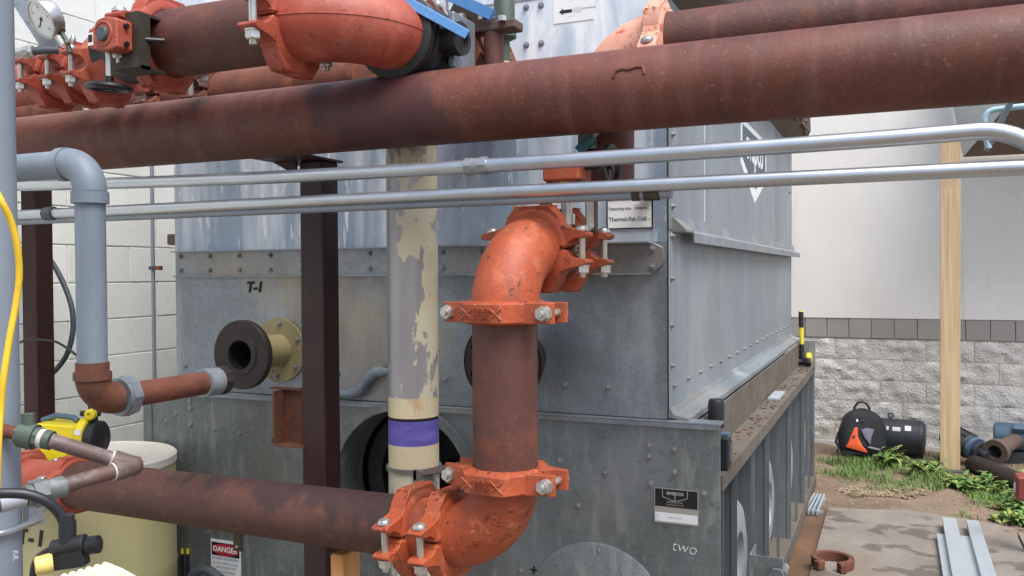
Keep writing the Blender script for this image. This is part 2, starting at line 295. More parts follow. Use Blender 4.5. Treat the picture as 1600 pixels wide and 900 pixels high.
class G:
    def __init__(s): s.v = []; s.f = []
    def add(s, vs, fs, m=None):
        k = len(s.v); s.v += [(m @ V(p)) if m else V(p) for p in vs]; s.f += [tuple(i + k for i in f) for f in fs]; return s
    def box(s, c, d, m=None):
        x, y, z = d[0] / 2, d[1] / 2, d[2] / 2
        vs = [(c[0] + a * x, c[1] + b * y, c[2] + e * z) for a in (-1, 1) for b in (-1, 1) for e in (-1, 1)]
        return s.add(vs, [(0, 1, 3, 2), (4, 6, 7, 5), (0, 4, 5, 1), (2, 3, 7, 6), (0, 2, 6, 4), (1, 5, 7, 3)], m)
    def span(s, a, b, m=None): return s.box([(a[i] + b[i]) / 2 for i in range(3)], [abs(b[i] - a[i]) for i in range(3)], m)
    def lathe(s, prof, m, n=32, close=False):
        """prof: (r, h) rings about local Z"""
        vs = []; fs = []; k = len(prof)
        for i in range(n):
            a = 2 * math.pi * i / n; vs += [(r * math.cos(a), r * math.sin(a), h) for r, h in prof]
        for i in range(n):
            j = (i + 1) % n
            for q in range(k - 1 + (1 if close else 0)):
                w = (q + 1) % k; fs.append((i * k + q, j * k + q, j * k + w, i * k + w))
        if not close:
            if prof[0][0] > 1e-6: fs.append(tuple(i * k for i in reversed(range(n))))
            if prof[-1][0] > 1e-6: fs.append(tuple(i * k + k - 1 for i in range(n)))
        return s.add(vs, fs, m)
    def cyl(s, a, b, r, r2=None, n=24):
        a, b = V(a), V(b); return s.lathe([(r, 0), (r if r2 is None else r2, (b - a).length)], basis(a, b - a), n)
    def ringcyl(s, a, b, r, ri, n=32):
        a, b = V(a), V(b); L = (b - a).length; return s.lathe([(ri, 0), (r, 0), (r, L), (ri, L)], basis(a, b - a), n, True)
    def tube(s, path, r, n=16, caps=True):
        P = [V(p) for p in path]; vs = []; fs = []; up = None
        for i, p in enumerate(P):
            t = ((P[i + 1] if i < len(P) - 1 else p) - (P[i - 1] if i else p)).normalized()
            if up is None: up = V((0, 0, 1)) if abs(t.z) < .9 else V((0, 1, 0))
            up = (up - t * up.dot(t)).normalized(); sd = t.cross(up)
            rr = r[i] if isinstance(r, (list, tuple)) else r
            vs += [p + rr * (math.cos(2 * math.pi * k / n) * up + math.sin(2 * math.pi * k / n) * sd) for k in range(n)]
        for i in range(len(P) - 1):
            for k in range(n):
                q = (k + 1) % n; fs.append((i * n + k, (i + 1) * n + k, (i + 1) * n + q, i * n + q))
        if caps: fs += [tuple(range(n)), tuple((len(P) - 1) * n + k for k in reversed(range(n)))]
        return s.add(vs, fs)
    def prism(s, poly, m, h0, h1):
        """2D polygon in local XY, from h0 to h1 along local Z"""
        n = len(poly); vs = [(x, y, h0) for x, y in poly] + [(x, y, h1) for x, y in poly]
        fs = [tuple(reversed(range(n))), tuple(range(n, 2 * n))] + [(i, (i + 1) % n, n + (i + 1) % n, n + i) for i in range(n)]
        return s.add(vs, fs, m)
    def ball(s, c, r, n=16, m=None):
        r = (r, r, r) if not isinstance(r, (tuple, list)) else r
        mm = Matrix.Translation(c) @ (m or Matrix()) @ Matrix.Diagonal((r[0], r[1], r[2], 1))
        k = n // 2
        return s.lathe([(math.sin(math.pi * i / k) if 0 < i < k else 0.0, -math.cos(math.pi * i / k)) for i in range(k + 1)], mm, n)
    def torus(s, c, z, R_, r, n=32, k=10, x=None):
        return s.lathe([(R_ + r * math.cos(2 * math.pi * i / k), r * math.sin(2 * math.pi * i / k)) for i in range(k)], basis(c, z, x), n, True)
    def center(s):
        lo = [min(p[i] for p in s.v) for i in range(3)]; hi = [max(p[i] for p in s.v) for i in range(3)]
        return V([(lo[i] + hi[i]) / 2 for i in range(3)])
    def mesh(s, name, mat, origin=None, angle=35):
        o = V(origin) if origin is not None else V((0, 0, 0))
        me = bpy.data.meshes.new(name); me.from_pydata([p - o for p in s.v], [], s.f)
        bm = bmesh.new(); bm.from_mesh(me)
        bmesh.ops.dissolve_degenerate(bm, dist=1e-6, edges=bm.edges); bmesh.ops.recalc_face_normals(bm, faces=bm.faces)
        bm.to_mesh(me); bm.free()
        me.polygons.foreach_set('use_smooth', [True] * len(me.polygons)); me.set_sharp_from_angle(angle=R(angle))
        if mat is not None: me.materials.append(M[mat] if isinstance(mat, str) else mat)
        me.update(); return me

W = {}
def put(name, data, parent, m):
    o = bpy.data.objects.new(name, data); COL.objects.link(o); W[o] = m.copy()
    if parent is not None: o.parent = parent; o.matrix_basis = W[parent].inverted() @ m
    else: o.matrix_basis = m
    return o
def tag(o, label, cat, group=None):
    o['label'] = label; o['category'] = cat
    if group: o['group'] = group
    return o
def thing(name, loc, label, cat, group=None):
    return tag(put(name, None, None, Matrix.Translation(loc)), label, cat, group)
def finish(o, bevel):
    if bevel:
        b = o.modifiers.new('bevel', 'BEVEL'); b.width = bevel; b.segments = 2; b.limit_method = 'ANGLE'; b.angle_limit = R(35); b.harden_normals = True
    return o
def part(name, g, mat, parent, m=None, bevel=0, label=None, angle=35):
    """g: a G in world space (m None) or a mesh / G in local space placed by world matrix m"""
    if isinstance(g, G):
        if m is None: c = g.center(); me = g.mesh(name, mat, c, angle); m = Matrix.Translation(c)
        else: me = g.mesh(name, mat, None, angle)
    else: me = g
    o = finish(put(name, me, parent, m), bevel)
    if label: o['label'] = label
    return o
def single(name, g, mat, label, cat, bevel=0, group=None, angle=35):
    return tag(part(name, g, mat, None, None, bevel, None, angle), label, cat, group)
def struct(name, g, mat, angle=35):
    o = part(name, g, mat, None, None, 0, None, angle); o['kind'] = 'structure'; return o

def text(body, size, depth=.0012, bold=0.0, shear=0.0, align='CENTER'):
    cu = bpy.data.curves.new('lettering', 'FONT'); cu.body = body; cu.size = size; cu.extrude = depth; cu.offset = bold; cu.shear = shear
    cu.align_x = align; cu.align_y = 'CENTER'; cu.resolution_u = 3
    o = bpy.data.objects.new('tmp', cu); COL.objects.link(o)
    dg = bpy.context.evaluated_depsgraph_get(); me = bpy.data.meshes.new_from_object(o.evaluated_get(dg))
    bpy.data.objects.remove(o); bpy.data.curves.remove(cu); return me
def lettering(body, size, mat, parent, m, **kw):
    me = text(body, size, **kw); me.name = 'lettering'; me.materials.clear(); me.materials.append(M[mat]); return part('lettering', me, None, parent, m)
def on_front(x, y, z): return frame((x, y, z), (1, 0, 0), (0, -1, 0))      # text faces -Y
def on_side(x, y, z): return frame((x, y, z), (0, 1, 0), (1, 0, 0))        # text faces +X

def smooth(P, k=6):
    P = [V(p) for p in P]; Q = [P[0] * 2 - P[1]] + P + [P[-1] * 2 - P[-2]]; out = []
    for i in range(1, len(Q) - 2):
        a, b, c, d = Q[i - 1:i + 3]
        for j in range(k):
            t = j / k; out.append(.5 * ((2 * b) + (c - a) * t + (2 * a - 5 * b + 4 * c - d) * t * t + (3 * b - a - 3 * c + d) * t ** 3))
    return out + [P[-1]]

def arc(c, a, b, n=14):
    """quarter circle from corner point: starts at c+a, ends at c+b (a, b are the legs)"""
    a, b = V(a), V(b); k = V(c) + a + b
    return [k - b * math.cos(t) - a * math.sin(t) for t in [math.pi / 2 * i / n for i in range(n + 1)]]

# --- a grooved pipe coupling: pipe along local X, split plane local XY, bolts along local Z (nut at -Z)
def coupling_mesh(s, mat):
    g = G()
    for sg in (1, -1):
        prof = [(-.030, .0845), (-.030, .097), (-.023, .110), (.023, .110), (.030, .097), (.030, .0845)]
        n = 18; vs = []; fs = []; k = len(prof)
        for i in range(n + 1):
            a = R(4) + (math.pi - R(8)) * i / n
            vs += [(x, r * math.cos(a), sg * r * math.sin(a)) for x, r in prof]
        for i in range(n):
            for q in range(k): w = (q + 1) % k; fs.append((i * k + q, i * k + w, (i + 1) * k + w, (i + 1) * k + q))
        fs += [tuple(range(k)), tuple(n * k + q for q in reversed(range(k)))]
        g.add(vs, fs, Matrix.Diagonal((s, s, s, 1)))
        for sy in (1, -1):
            pl = [(.088, .062), (.118, .052), (.146, .047), (.158, .043), (.163, .037), (.160, .030), (.148, .027), (.128, .0265), (.113, .018), (.103, .006), (.0995, .002), (.090, .002)]
            m = Matrix(((0, 0, s, 0), (sy * s, 0, 0, 0), (0, sg * s, 0, 0), (0, 0, 0, 1)))
            g.prism(pl, m, -.026, .026)
        m = Matrix(((0, 0, s, 0), (s, 0, 0, 0), (0, sg * s, 0, 0), (0, 0, 0, 1)))
        g.prism([(-.085, .06), (-.078, .086), (-.052, .1175), (.052, .1175), (.078, .086), (.085, .06)], m, -.0235, .0235)
        for e in (-1, 1):
            g.box((0, 0, 0), (.005 * s, .05 * s, .004 * s), Matrix.Translation((0, e * .041 * s, sg * .1180 * s)) @ Matrix.Rotation(R(38), 4, 'Z'))
            g.box((0, 0, 0), (.005 * s, .05 * s, .004 * s), Matrix.Translation((0, e * .041 * s, sg * .1180 * s)) @ Matrix.Rotation(R(-38), 4, 'Z'))
    return g.mesh('coupling', mat)
def hexa(r): return [(r * math.cos(R(60 * i)), r * math.sin(R(60 * i))) for i in range(6)]
def bolt_mesh(s, mat='zinc'):
    g = G(); I = Matrix.Diagonal((s, s, s, 1))
    g.lathe([(.0088, -.078), (.0095, -.076), (.0095, .048)], I, 14)
    g.lathe([(.018, .0465), (.0185, .051), (.015, .058), (.008, .0615), (0, .0625)], I, 18)
    g.prism(hexa(.0185), I, -.064, -.047); g.lathe([(.0155, -.067), (.0165, -.064)], I, 14)
    g.lathe([(.0205, -.0475), (.0205, -.0445)], I, 18)
    return g.mesh('bolt', mat)
_cm = {}
def coupling(parent, o, axis, bolt, s=1.0, mat='orange', m_bolt='zinc', text_on=False, label=None):
    k = (s, mat)
    if k not in _cm: _cm[k] = (coupling_mesh(s, mat), bolt_mesh(s, m_bolt))
    m = frame(o, axis, bolt)
    c = part('coupling', _cm[k][0], None, parent, m, .003 * s, label)
    for sy in (1, -1): part('bolt', _cm[k][1], None, c, m @ Matrix.Translation((0, sy * .139 * s, 0)))
    if text_on:
        z = m.col[2].xyz; x = m.col[0].xyz; tx = m.col[1].xyz; tx = tx if tx.dot(_r) > 0 else -tx; up = (-z).cross(tx)
        for q, body in ((.0095, 'RIGIDLOK'), (-.001, '6IN/168.3'), (-.0115, 'PATENTED')):
            lettering(body, .0125 * s, mat, c, frame(V(o) - z * .1195 * s + up * q * s, tx, -z), depth=.0012, bold=.0002)
    return c
def handwheel(parent, c, axis, rad, mat='black_gloss', name='handwheel'):
    g = G(); g.torus(c, axis, rad, rad * .17, 32, 10)
    b = basis(c, axis)
    for i in range(3):
        a = R(120 * i + 20); d = b.col[0].xyz * math.cos(a) + b.col[1].xyz * math.sin(a)
        g.tube([V(c), V(c) + d * rad], rad * .1, 8)
    g.cyl(V(c) - V(axis).normalized() * rad * .18, V(c) + V(axis).normalized() * rad * .18, rad * .24, n=16)
    return part(name, g, mat, parent)
def pipe(parent, a, b, r, mat, name='pipe', n=44, label=None):
    g = G(); a, b = V(a), V(b); d = b - a
    k = max(2, int(d.length / .25)); g.tube([a + d * i / k for i in range(k + 1)], r, n)
    return part(name, g, mat, parent, label=label)
# ================================================================== THE SETTING
GX0, GX1, GY0, GY1 = -60, 60, -60, 60
g = G()
def grid_sheet(x0, x1, y0, y1, nx, ny, zf):
    g = G(); vs = []; fs = []
    for j in range(ny + 1):
        for i in range(nx + 1):
            x = x0 + (x1 - x0) * i / nx; y = y0 + (y1 - y0) * j / ny; vs.append((x, y, zf(x, y)))
    for j in range(ny):
        for i in range(nx): k = j * (nx + 1) + i; fs.append((k, k + 1, k + nx + 2, k + nx + 1))
    return g.add(vs, fs)
struct('ground', grid_sheet(-60, 60, -60, 60, 4, 4, lambda x, y: -.06), 'dirt')
def bumpy(x, y):
    e = .035 * noise.noise(V((x * 1.7, y * 1.7, 0))) + .02 * noise.noise(V((x * 6, y * 6, 3)))
    return e + .012
struct('dirt_strip', grid_sheet(-3.6, 6.0, 5.4, 8.74, 190, 70, lambda x, y: bumpy(x, y) - max(0, (6.6 - y)) * .02 - .005), 'dirt')
g = G(); g.span((-6, -4, -.1), (-.56, 6.2, -.012)); struct('equipment_pad', g, 'concrete')
g = G(); g.prism([(-.40, 1.5), (.70, 1.5), (.70, 6.22), (.42, 6.34), (.10, 6.42), (-.18, 6.33), (-.40, 6.30)], Matrix(), -.09, .035); struct('concrete_slab', g, 'concrete')
g = G(); g.prism([(.715, 1.5), (4.5, 1.5), (4.5, 5.3), (1.6, 5.75), (.715, 6.14)], Matrix(), -.09, .032); struct('side_slab', g, 'concrete')
g = G(); g.prism([(-.56, 1.5), (-.405, 1.5), (-.405, 6.3), (-.56, 6.9)], Matrix(), -.08, .008); struct('muddy_gutter', g, 'mud')

# ---- building wall on the right: stucco above, grey tile band, split-face blocks
WY = 8.75
wall = thing('building_wall', (0, WY, 0), 'white stucco building wall with grey tile band above rough split-face blocks', 'wall')
g = G(); g.span((-7, WY, 1.212), (9, WY + .3, 5.2)); part('stucco_panel', g, 'stucco', wall)
g = G(); g.span((-7, WY + .024, -.1), (9, WY + .29, 1.212)); part('mortar_bed', g, 'mortar', wall)
g = G(); g.span((-7, WY - .015, -.1), (9, WY + .03, .045)); part('footing', g, 'mortar', wall)
tm = G().box((0, 0, 0), (.189, .05, .184)).mesh('tile', 'tile')
for i in range(20): part('tile', tm, None, wall, Matrix.Translation((-.96 + .1955 * i + .098, WY + .030 + random.uniform(-.003, .003), 1.118)), .004)
def split_block(seed, w, h):
    g = G(); vs = []; fs = []; nx, nz = 12, 6
    for j in range(nz + 1):
        for i in range(nx + 1):
            x = -w / 2 + w * i / nx; z = -h / 2 + h * j / nz
            e = min(i, nx - i, 2) / 2 * min(j, nz - j, 1.5) / 1.5
            d = (.010 + .038 * noise.noise(V((x * 13, z * 15, seed))) + .020 * noise.noise(V((x * 34, z * 34, seed + 5)))) * e
            vs.append((x, -d + .006, z))
    for j in range(nz):
        for i in range(nx): k = j * (nx + 1) + i; fs.append((k, k + 1, k + nx + 2, k + nx + 1))
    rim = [i for i in range(nx + 1)] + [j * (nx + 1) + nx for j in range(1, nz + 1)] + [nz * (nx + 1) + i for i in range(nx - 1, -1, -1)] + [j * (nx + 1) for j in range(nz - 1, 0, -1)]
    n0 = len(vs); vs += [(vs[i][0], .06, vs[i][2]) for i in rim]
    for a in range(len(rim)): b = (a + 1) % len(rim); fs.append((rim[a], n0 + a, n0 + b, rim[b]))
    g.add(vs, fs); return g.mesh('block', 'split', None, 60)
sb = [split_block(i * 3.7, .386, .190) for i in range(7)]
for r in range(5):
    for i in range(10):
        x = -1.08 + .3905 * i + (.1955 if r % 2 else 0); z = .045 + .195 * (r + .5)
        part('block', sb[(i * 3 + r * 2) % 7], None, wall, Matrix.Translation((x, WY + .012, z)))

# ---- painted block wall on the left
LX = -4.0
lw = thing('block_wall', (LX, 4, 0), 'white painted concrete block wall at left behind the cooling tower', 'wall')
g = G(); g.span((LX - .2, -2, -.1), (LX - .006, 9.0, 4.6)); part('mortar_bed', g, 'cmu', lw)
bm_ = G().box((0, 0, 0), (.06, .4, .1965)).mesh('block', 'cmu')
for r in range(21):
    for i in range(7):
        y = 2.25 + .4065 * i + (.203 if r % 2 else 0)
        part('block', bm_, None, lw, Matrix.Translation((LX - .03 + random.uniform(0, .0025), y, -.013 + .2032 * (r + .5))), .003)

# ================================================================== COOLING TOWER
TX0, TX1, TY0, TY1 = -2.985, -.717, 3.0, 7.05
ZB, ZT = 1.135, 3.25
t = thing('cooling_tower', ((TX0 + TX1) / 2, 5, 0), 'large riveted galvanised steel cooling tower behind all the pipes', 'cooling tower')
# upper casing: front above the belt (lime streaked, top whitened with painted sky glare), front below it, right side, others
g = G(); g.span((TX0, TY0, 1.757), (TX1 - .004, TY0 + .02, 2.30)); part('upper_panel', g, 'galv_white', t)
g = G(); g.span((TX0, TY0 - .001, 2.302), (TX1 - .004, TY0 + .02, ZT)); part('top_panel', g, 'galv_top', t)
g = G(); g.span((TX0, TY0 + .001, ZB), (TX1 - .004, TY0 + .02, 1.757)); part('front_panel', g, 'galv', t)
g = G(); g.span((TX1 - .02, TY0 + .003, ZB), (TX1, TY1, 1.80)); part('side_panel', g, 'galv_side', t)
g = G(); g.span((TX1 - .02, TY0 + .003, 1.802), (TX1 + .003, TY1, 2.75)); part('side_panel', g, 'galv_side', t)
g = G(); g.span((TX0, TY0 + .02, ZB), (TX0 + .02, TY1, ZT)).span((TX0, TY1 - .02, ZB), (TX1 - .02, TY1 - .001, ZT)).span((TX0 + .02, TY0 + .02, ZT - .03), (TX1 - .02, TY1 - .02, ZT - .01)); part('rear_casing', g, 'galv', t)
g = G(); g.span((TX1 - .003, TY0 - .0015, ZB), (TX1 + .001, TY0 + .002, ZT)); part('corner_seam', g, 'dark_iron', t)
g = G(); g.span((TX1 + .003, 3.62, 1.86), (TX1 + .0055, 3.628, 2.72)); part('panel_seam', g, 'galv_top', t)
g = G(); g.span((-1.578, TY0 - .004, 2.665), (TX1 - .05, TY0, 2.672)).span((-1.585, TY0 - .004, 2.672), (-1.575, TY0, ZT)); part('panel_seam', g, 'galv', t)
# belt: flanged channel across the front with clipped lower right corner
pl = [(TX0 + .02, 1.643), (-.775, 1.643), (-.735, 1.678), (-.727, 1.70), (-.735, 1.74), (-.77, 1.757), (TX0 + .02, 1.757)]
g = G(); g.prism(pl, Matrix(((1, 0, 0, 0), (0, 0, -1, 0), (0, 1, 0, 0), (0, 0, 0, 1))), -TY0, -TY0 + .012); b_ = part('belt_channel', g, 'galv', t, None, .003)
g = G(); g.prism([(-.011, 0), (-.048, 0), (-.048, .005), (-.011, .006)], frame((TX0 + .02, TY0, 1.754), (0, 1, 0), (1, 0, 0)), 0, 2.19)
g.prism([(-.011, 0), (-.036, 0), (-.036, .005), (-.011, .006)], frame((TX0 + .02, TY0, 1.643), (0, 1, 0), (1, 0, 0)), 0, 2.19); part('belt_lip', g, 'galv', t)
# bolts
bolt_s = G(); I4 = Matrix()
bolt_s.lathe([(.0125, -.001), (.0125, .002)], I4, 16); bolt_s.prism(hexa(.0095), I4, .002, .0085); bolt_s.lathe([(.0045, .0085), (.0045, .012), (.003, .014)], I4, 10)
bolt_s = bolt_s.mesh('bolt', 'old_zinc')
rust_bolt = bolt_s.copy(); rust_bolt.materials[0] = M['flange']
def tb(x, z, y=TY0, me=None): part('bolt', me or bolt_s, None, t, frame((x, y, z), (1, 0, 0), (0, -1, 0)))
def sb_(y, z, x=TX1): part('bolt', bolt_s, None, t, frame((x, y, z), (0, 1, 0), (1, 0, 0)))
for i in range(14):
    x = -2.939 + .1668 * i
    if x < -.77 + .02:
        tb(x, 1.734, TY0 - .012, rust_bolt if random.random() < .4 else None); tb(x, 1.672, TY0 - .012)
for i in range(13): tb(-2.935 + .1665 * i, 1.239, me=rust_bolt if i in (6, 7) else None)
for x, z in ((-1.25, 2.64), (-1.25, 2.5), (-1.19, 2.64), (-1.19, 2.5), (-1.25, 2.385), (-1.19, 2.385), (-1.395, 2.612), (-1.19, 2.75), (-1.25, 2.75), (-1.64, 2.65)): tb(x, z)
for i in range(17): sb_(3.08 + .23 * i, 1.245)
for y, z in ((3.05, 2.139), (3.05, 1.885), (3.048, 1.78), (3.046, 1.629), (3.044, 1.463), (3.045, 1.32)): sb_(y, z, TX1 + (.003 if z > 1.8 else 0))
for y, z in ((6.86, 2.32), (6.86, 2.25)): sb_(y, z, TX1 + .003)
# ledge on the right side
g = G(); g.prism([(0, .055), (.004, .055), (.012, .012), (.052, -.006), (.052, -.040), (.046, -.040), (.044, -.012), (0, 0)], frame((TX1, 3.2, 1.80), (1, 0, 0), (0, -1, 0)), -3.98, 0); part('side_ledge', g, 'galv', t)
g = G(); g.prism([(0, .05), (.006, .05), (.05, .008), (.05, 0), (0, 0)], frame((TX1, 3.2, 1.795), (1, 0, 0), (0, -1, 0)), .002, .15); part('side_ledge', g, 'galv', t)
# eave
g = G(); g.prism([(0, 0), (.115, .075), (.14, .13), (.13, .42), (0, .46)], frame((TX1, TY0 - .02, 2.61), (1, 0, 0), (0, -1, 0)), -4.12, 0); part('eave', g, 'eave', t)
g = G()
for i in range(60):
    y = TY0 + .0 + random.uniform(0, 4.05); g.ball((TX1 + .127 + random.uniform(-.012, .012), y, 2.71 + random.uniform(-.035, .03)), (.018, .05, .02), 8)
e_ = part('eave_crust', g, 'eave', t); e_['kind'] = 'stuff'
# lower section
LX0, LX1, LZ = -3.145, -.540, 1.118
FC, FR = (-1.79, .80), .312
def holed_plate(x0, x1, z0, z1, cx, cz, r, y0, y1, n=64):
    angs = sorted([2 * math.pi * i / n for i in range(n)] + [math.atan2(z - cz, x - cx) % (2 * math.pi) for x in (x0, x1) for z in (z0, z1)])
    inn, out = [], []
    for a in angs:
        c, s = math.cos(a), math.sin(a)
        k = min(((x1 - cx) / c if c > 1e-9 else (x0 - cx) / c if c < -1e-9 else 1e9), ((z1 - cz) / s if s > 1e-9 else (z0 - cz) / s if s < -1e-9 else 1e9))
        inn.append((cx + r * c, cz + r * s)); out.append((cx + k * c, cz + k * s))
    g = G(); k = len(angs); vs = [(x, y, z) for y in (y0, y1) for ring in (inn, out) for x, z in ring]; fs = []
    for i in range(k):
        j = (i + 1) % k
        fs += [(i, j, k + j, k + i), (2 * k + i, 3 * k + i, 3 * k + j, 2 * k + j), (i, 2 * k + i, 2 * k + j, j), (k + i, k + j, 3 * k + j, 3 * k + i)]
    return g.add(vs, fs)
part('lower_panel', holed_plate(LX0, LX1, .08, LZ, FC[0], FC[1], FR, TY0 - .006, TY0 + .012), 'galv_low', t)
g = G(); g.span((LX0 - .005, TY0 - .018, LZ + .006), (LX1 + .004, TY0 + .06, LZ + .014)).span((LX0 - .005, TY0 - .018, LZ - .010), (LX1 + .004, TY0 - .013, LZ + .006)); part('base_flange', g, 'galv', t, None, .002)
g = G(); g.ringcyl((FC[0], TY0 - .03, FC[1]), (FC[0], TY0 + .16, FC[1]), FR + .004, FR - .006, 56).ringcyl((FC[0], TY0 - .034, FC[1]), (FC[0], TY0 - .008, FC[1]), FR + .03, FR - .004, 56); part('fan_ring', g, 'galv_low', t)
g = G(); g.span((LX0 + .02, TY0 + .55, .1), (LX1 - .3, TY0 + .57, LZ - .02)); part('inner_wall', g, 'fan', t)
g = G()
for i in range(22):
    a = 2 * math.pi * i / 22; g.box((0, 0, 0), (.012, .22, .07), Matrix.Translation((FC[0] + .25 * math.cos(a), TY0 + .3, FC[1] + .25 * math.sin(a))) @ Matrix.Rotation(-a + .5, 4, 'Y'))
g.ringcyl((FC[0], TY0 + .18, FC[1]), (FC[0], TY0 + .19, FC[1]), .29, .22, 40); g.cyl((FC[0], TY0 + .05, FC[1]), (FC[0], TY0 + .5, FC[1]), .03); part('fan_wheel', g, 'fan', t)
g = G(); g.lathe([(0, .008), (.26, .008), (.266, .004), (.266, 0), (0, 0)], frame((-.985, TY0 - .006, .405), (1, 0, 0), (0, -1, 0)), 64); part('cover_disc', g, 'galv_low', t)
g = G(); g.span((LX0, TY0 + .012, .08), (LX0 + .02, TY1, LZ)).span((LX0, TY1, .08), (TX1 - .05, TY1 + .02, LZ)); part('lower_casing', g, 'galv_low', t)
for x, z in ((-.785, 1.04), (-.785, 1.0), (-.695, 1.033), (-.695, .953), (-.945, .93), (-.78, .905), (-.592, .888), (-.97, .645), (-1.28, .53), (-1.12, .96), (-1.05, .8),
             (-2.90, 1.085), (-2.90, 1.05), (-2.985, 1.02), (-3.04, .985), (-2.90, .975), (-2.76, .965), (-2.62, .955), (-2.9, .7), (-2.6, .7), (-2.35, 1.05), (-2.35, .7), (-1.4, 1.06), (-1.3, .7)): tb(x, z, TY0 - .006)
g = G(); g.span((LX0 - .035, TY0 - .012, .08), (LX0 + .015, TY0 - .007, LZ)); part('edge_strip', g, 'galv_low', t)
# deck along the right side, fins, fan scrolls, base rail
DX0, DX1, DZ = TX1, -.532, .950
g = G(); g.span((DX0, TY0 + .012, DZ - .012), (DX1, 6.93, DZ)).span((DX1 - .006, TY0 + .012, DZ - .055), (DX1, 6.93, DZ - .012)); part('deck', g, 'tan', t)
g = G(); g.span((-.640, TY0 + .012, DZ), (-.632, 6.93, ZB - .02)); part('deck_wall', g, 'tan', t)
g = G(); g.prism([(0, .03), (.004, .03), (.012, .012), (.068, -.002), (.068, -.024), (.062, -.024), (.060, -.010), (0, 0)], frame((TX1, 3.01, ZB + .004), (1, 0, 0), (0, -1, 0)), -4.03, 0); part('base_ledge', g, 'galv', t)
g = G(); g.span((-.66, 6.93, DZ - .01), (DX1, 6.945, ZB - .01)); part('end_plate', g, 'galv', t)
fin = G(); fin.span((-.30, 0, .10), (0, .006, .895)); fin.span((-.022, -.004, .10), (.001, .0, .895)); fin_me = fin.mesh('fin', 'fin')
slim = G(); slim.span((-.014, 0, .10), (0, .006, .895)); slim_me = slim.mesh('fin', 'fin')
FY = [3.05, 3.331, 3.781, 4.264, 4.675, 5.237, 5.608, 6.08, 6.526, 6.90]
for i, y in enumerate(FY): part('fin', slim_me if i in (2, 4, 6, 8) else fin_me, None, t, Matrix.Translation((DX1 - .004, y, 0)))
g = G(); g.span((-.84, TY0 + .012, .08), (-.825, TY1, DZ - .02)); part('plenum_wall', g, 'fan', t)
for y in (3.66, 4.60, 5.54, 6.42):
    g = G(); g.lathe([(.30, -.18), (.30, -.03), (.28, .04), (.23, .082), (.17, .095), (.12, .09), (.10, .05), (.09, -.1)], frame((-.668, y, .45), (0, 1, 0), (1, 0, 0)), 40); part('fan_scroll', g, 'scroll', t)
g = G(); g.span((-.64, TY0 - .01, .012), (-.528, 6.97, .022)).span((-.536, TY0 - .01, .022), (-.528, 6.97, .10)).span((-.64, TY0 - .01, .094), (-.536, 6.97, .10)); part('base_rail', g, 'tan', t)
g = G(); g.span((-3.15, TY0 + .02, 0), (-.64, TY1, .08)); part('base_frame', g, 'fin', t)
g = G(); g.span((-.53, 3.60, .40), (-.40, 3.608, .50)).span((-.53, 3.608, .40), (-.524, 3.75, .50)); g.cyl((-.40, 3.58, .44), (-.40, 3.68, .44), .018, n=12); g.prism(hexa(.03), frame((-.42, 3.58, .44), (1, 0, 0), (0, -1, 0)), 0, .02); part('latch_bracket', g, 'galv_low', t)
# nozzle with black flange, left of the post
NX, NZ = -2.403, 1.329
def holed_disc(c, ax, R_, ri, th, rb, nb, n=72):
    """flange with nb round bolt holes cut through, built in sectors"""
    g = G(); vs = []; fs = []; m = basis(c, ax); rc = (R_ + ri) / 2 + .006
    for k in range(nb):
        a0, a1 = 2 * math.pi * k / nb, 2 * math.pi * (k + 1) / nb; am = (a0 + a1) / 2; q = 16; o_ = len(vs)
        hc = (rc * math.cos(am), rc * math.sin(am)); outer = []
        for i in range(q):
            w = 2 * math.pi * (i + .5) / q; d = (math.cos(am + w), math.sin(am + w)); L = 1.0
            lo, hi = 0, .5
            for _ in range(22):
                mid = (lo + hi) / 2; p = (hc[0] + d[0] * mid, hc[1] + d[1] * mid); rr = math.hypot(*p); aa = (math.atan2(p[1], p[0]) - am + math.pi) % (2 * math.pi) - math.pi
                if ri <= rr <= R_ and abs(aa) <= math.pi / nb: lo = mid
                else: hi = mid
            outer.append((hc[0] + d[0] * lo, hc[1] + d[1] * lo))
            vs += [(hc[0] + d[0] * rb, hc[1] + d[1] * rb, h) for h in (0, th)]
        corner = [(rr * math.cos(am + e * math.pi / nb), rr * math.sin(am + e * math.pi / nb)) for rr in (ri, R_) for e in (-1, 1)]
        for cc in corner:
            i = min(range(q), key=lambda i: (outer[i][0] - cc[0]) ** 2 + (outer[i][1] - cc[1]) ** 2); outer[i] = cc
        b_ = len(vs)
        for p in outer: vs += [(p[0], p[1], h) for h in (0, th)]
        for i in range(q):
            j = (i + 1) % q
            fs += [(o_ + 2 * i, o_ + 2 * j, b_ + 2 * j, b_ + 2 * i), (o_ + 2 * i + 1, b_ + 2 * i + 1, b_ + 2 * j + 1, o_ + 2 * j + 1), (o_ + 2 * i, o_ + 2 * i + 1, o_ + 2 * j + 1, o_ + 2 * j)]
    g.add(vs, fs, m)
    g.ringcyl(c, V(c) + V(ax).normalized() * th, R_ + .001, R_ - .004, n); g.ringcyl(c, V(c) + V(ax).normalized() * th, ri + .012, ri, n)
    return g
g = G(); g.lathe([(0, 0), (.135, 0), (.138, .004), (.136, .009), (0, .010)], frame((NX, TY0, NZ), (1, 0, 0), (0, -1, 0)), 40); nz = part('nozzle_plate', g, 'neck', t)
for i in range(6):
    a = R(60 * i + 25); part('bolt', bolt_s, None, nz, frame((NX + .115 * math.cos(a), TY0 - .01, NZ + .115 * math.sin(a)), (1, 0, 0), (0, -1, 0)))
g = G(); g.ringcyl((NX, TY0 - .008, NZ), (NX, 2.80, NZ), .068, .058, 36); part('nozzle_neck', g, 'neck', t)
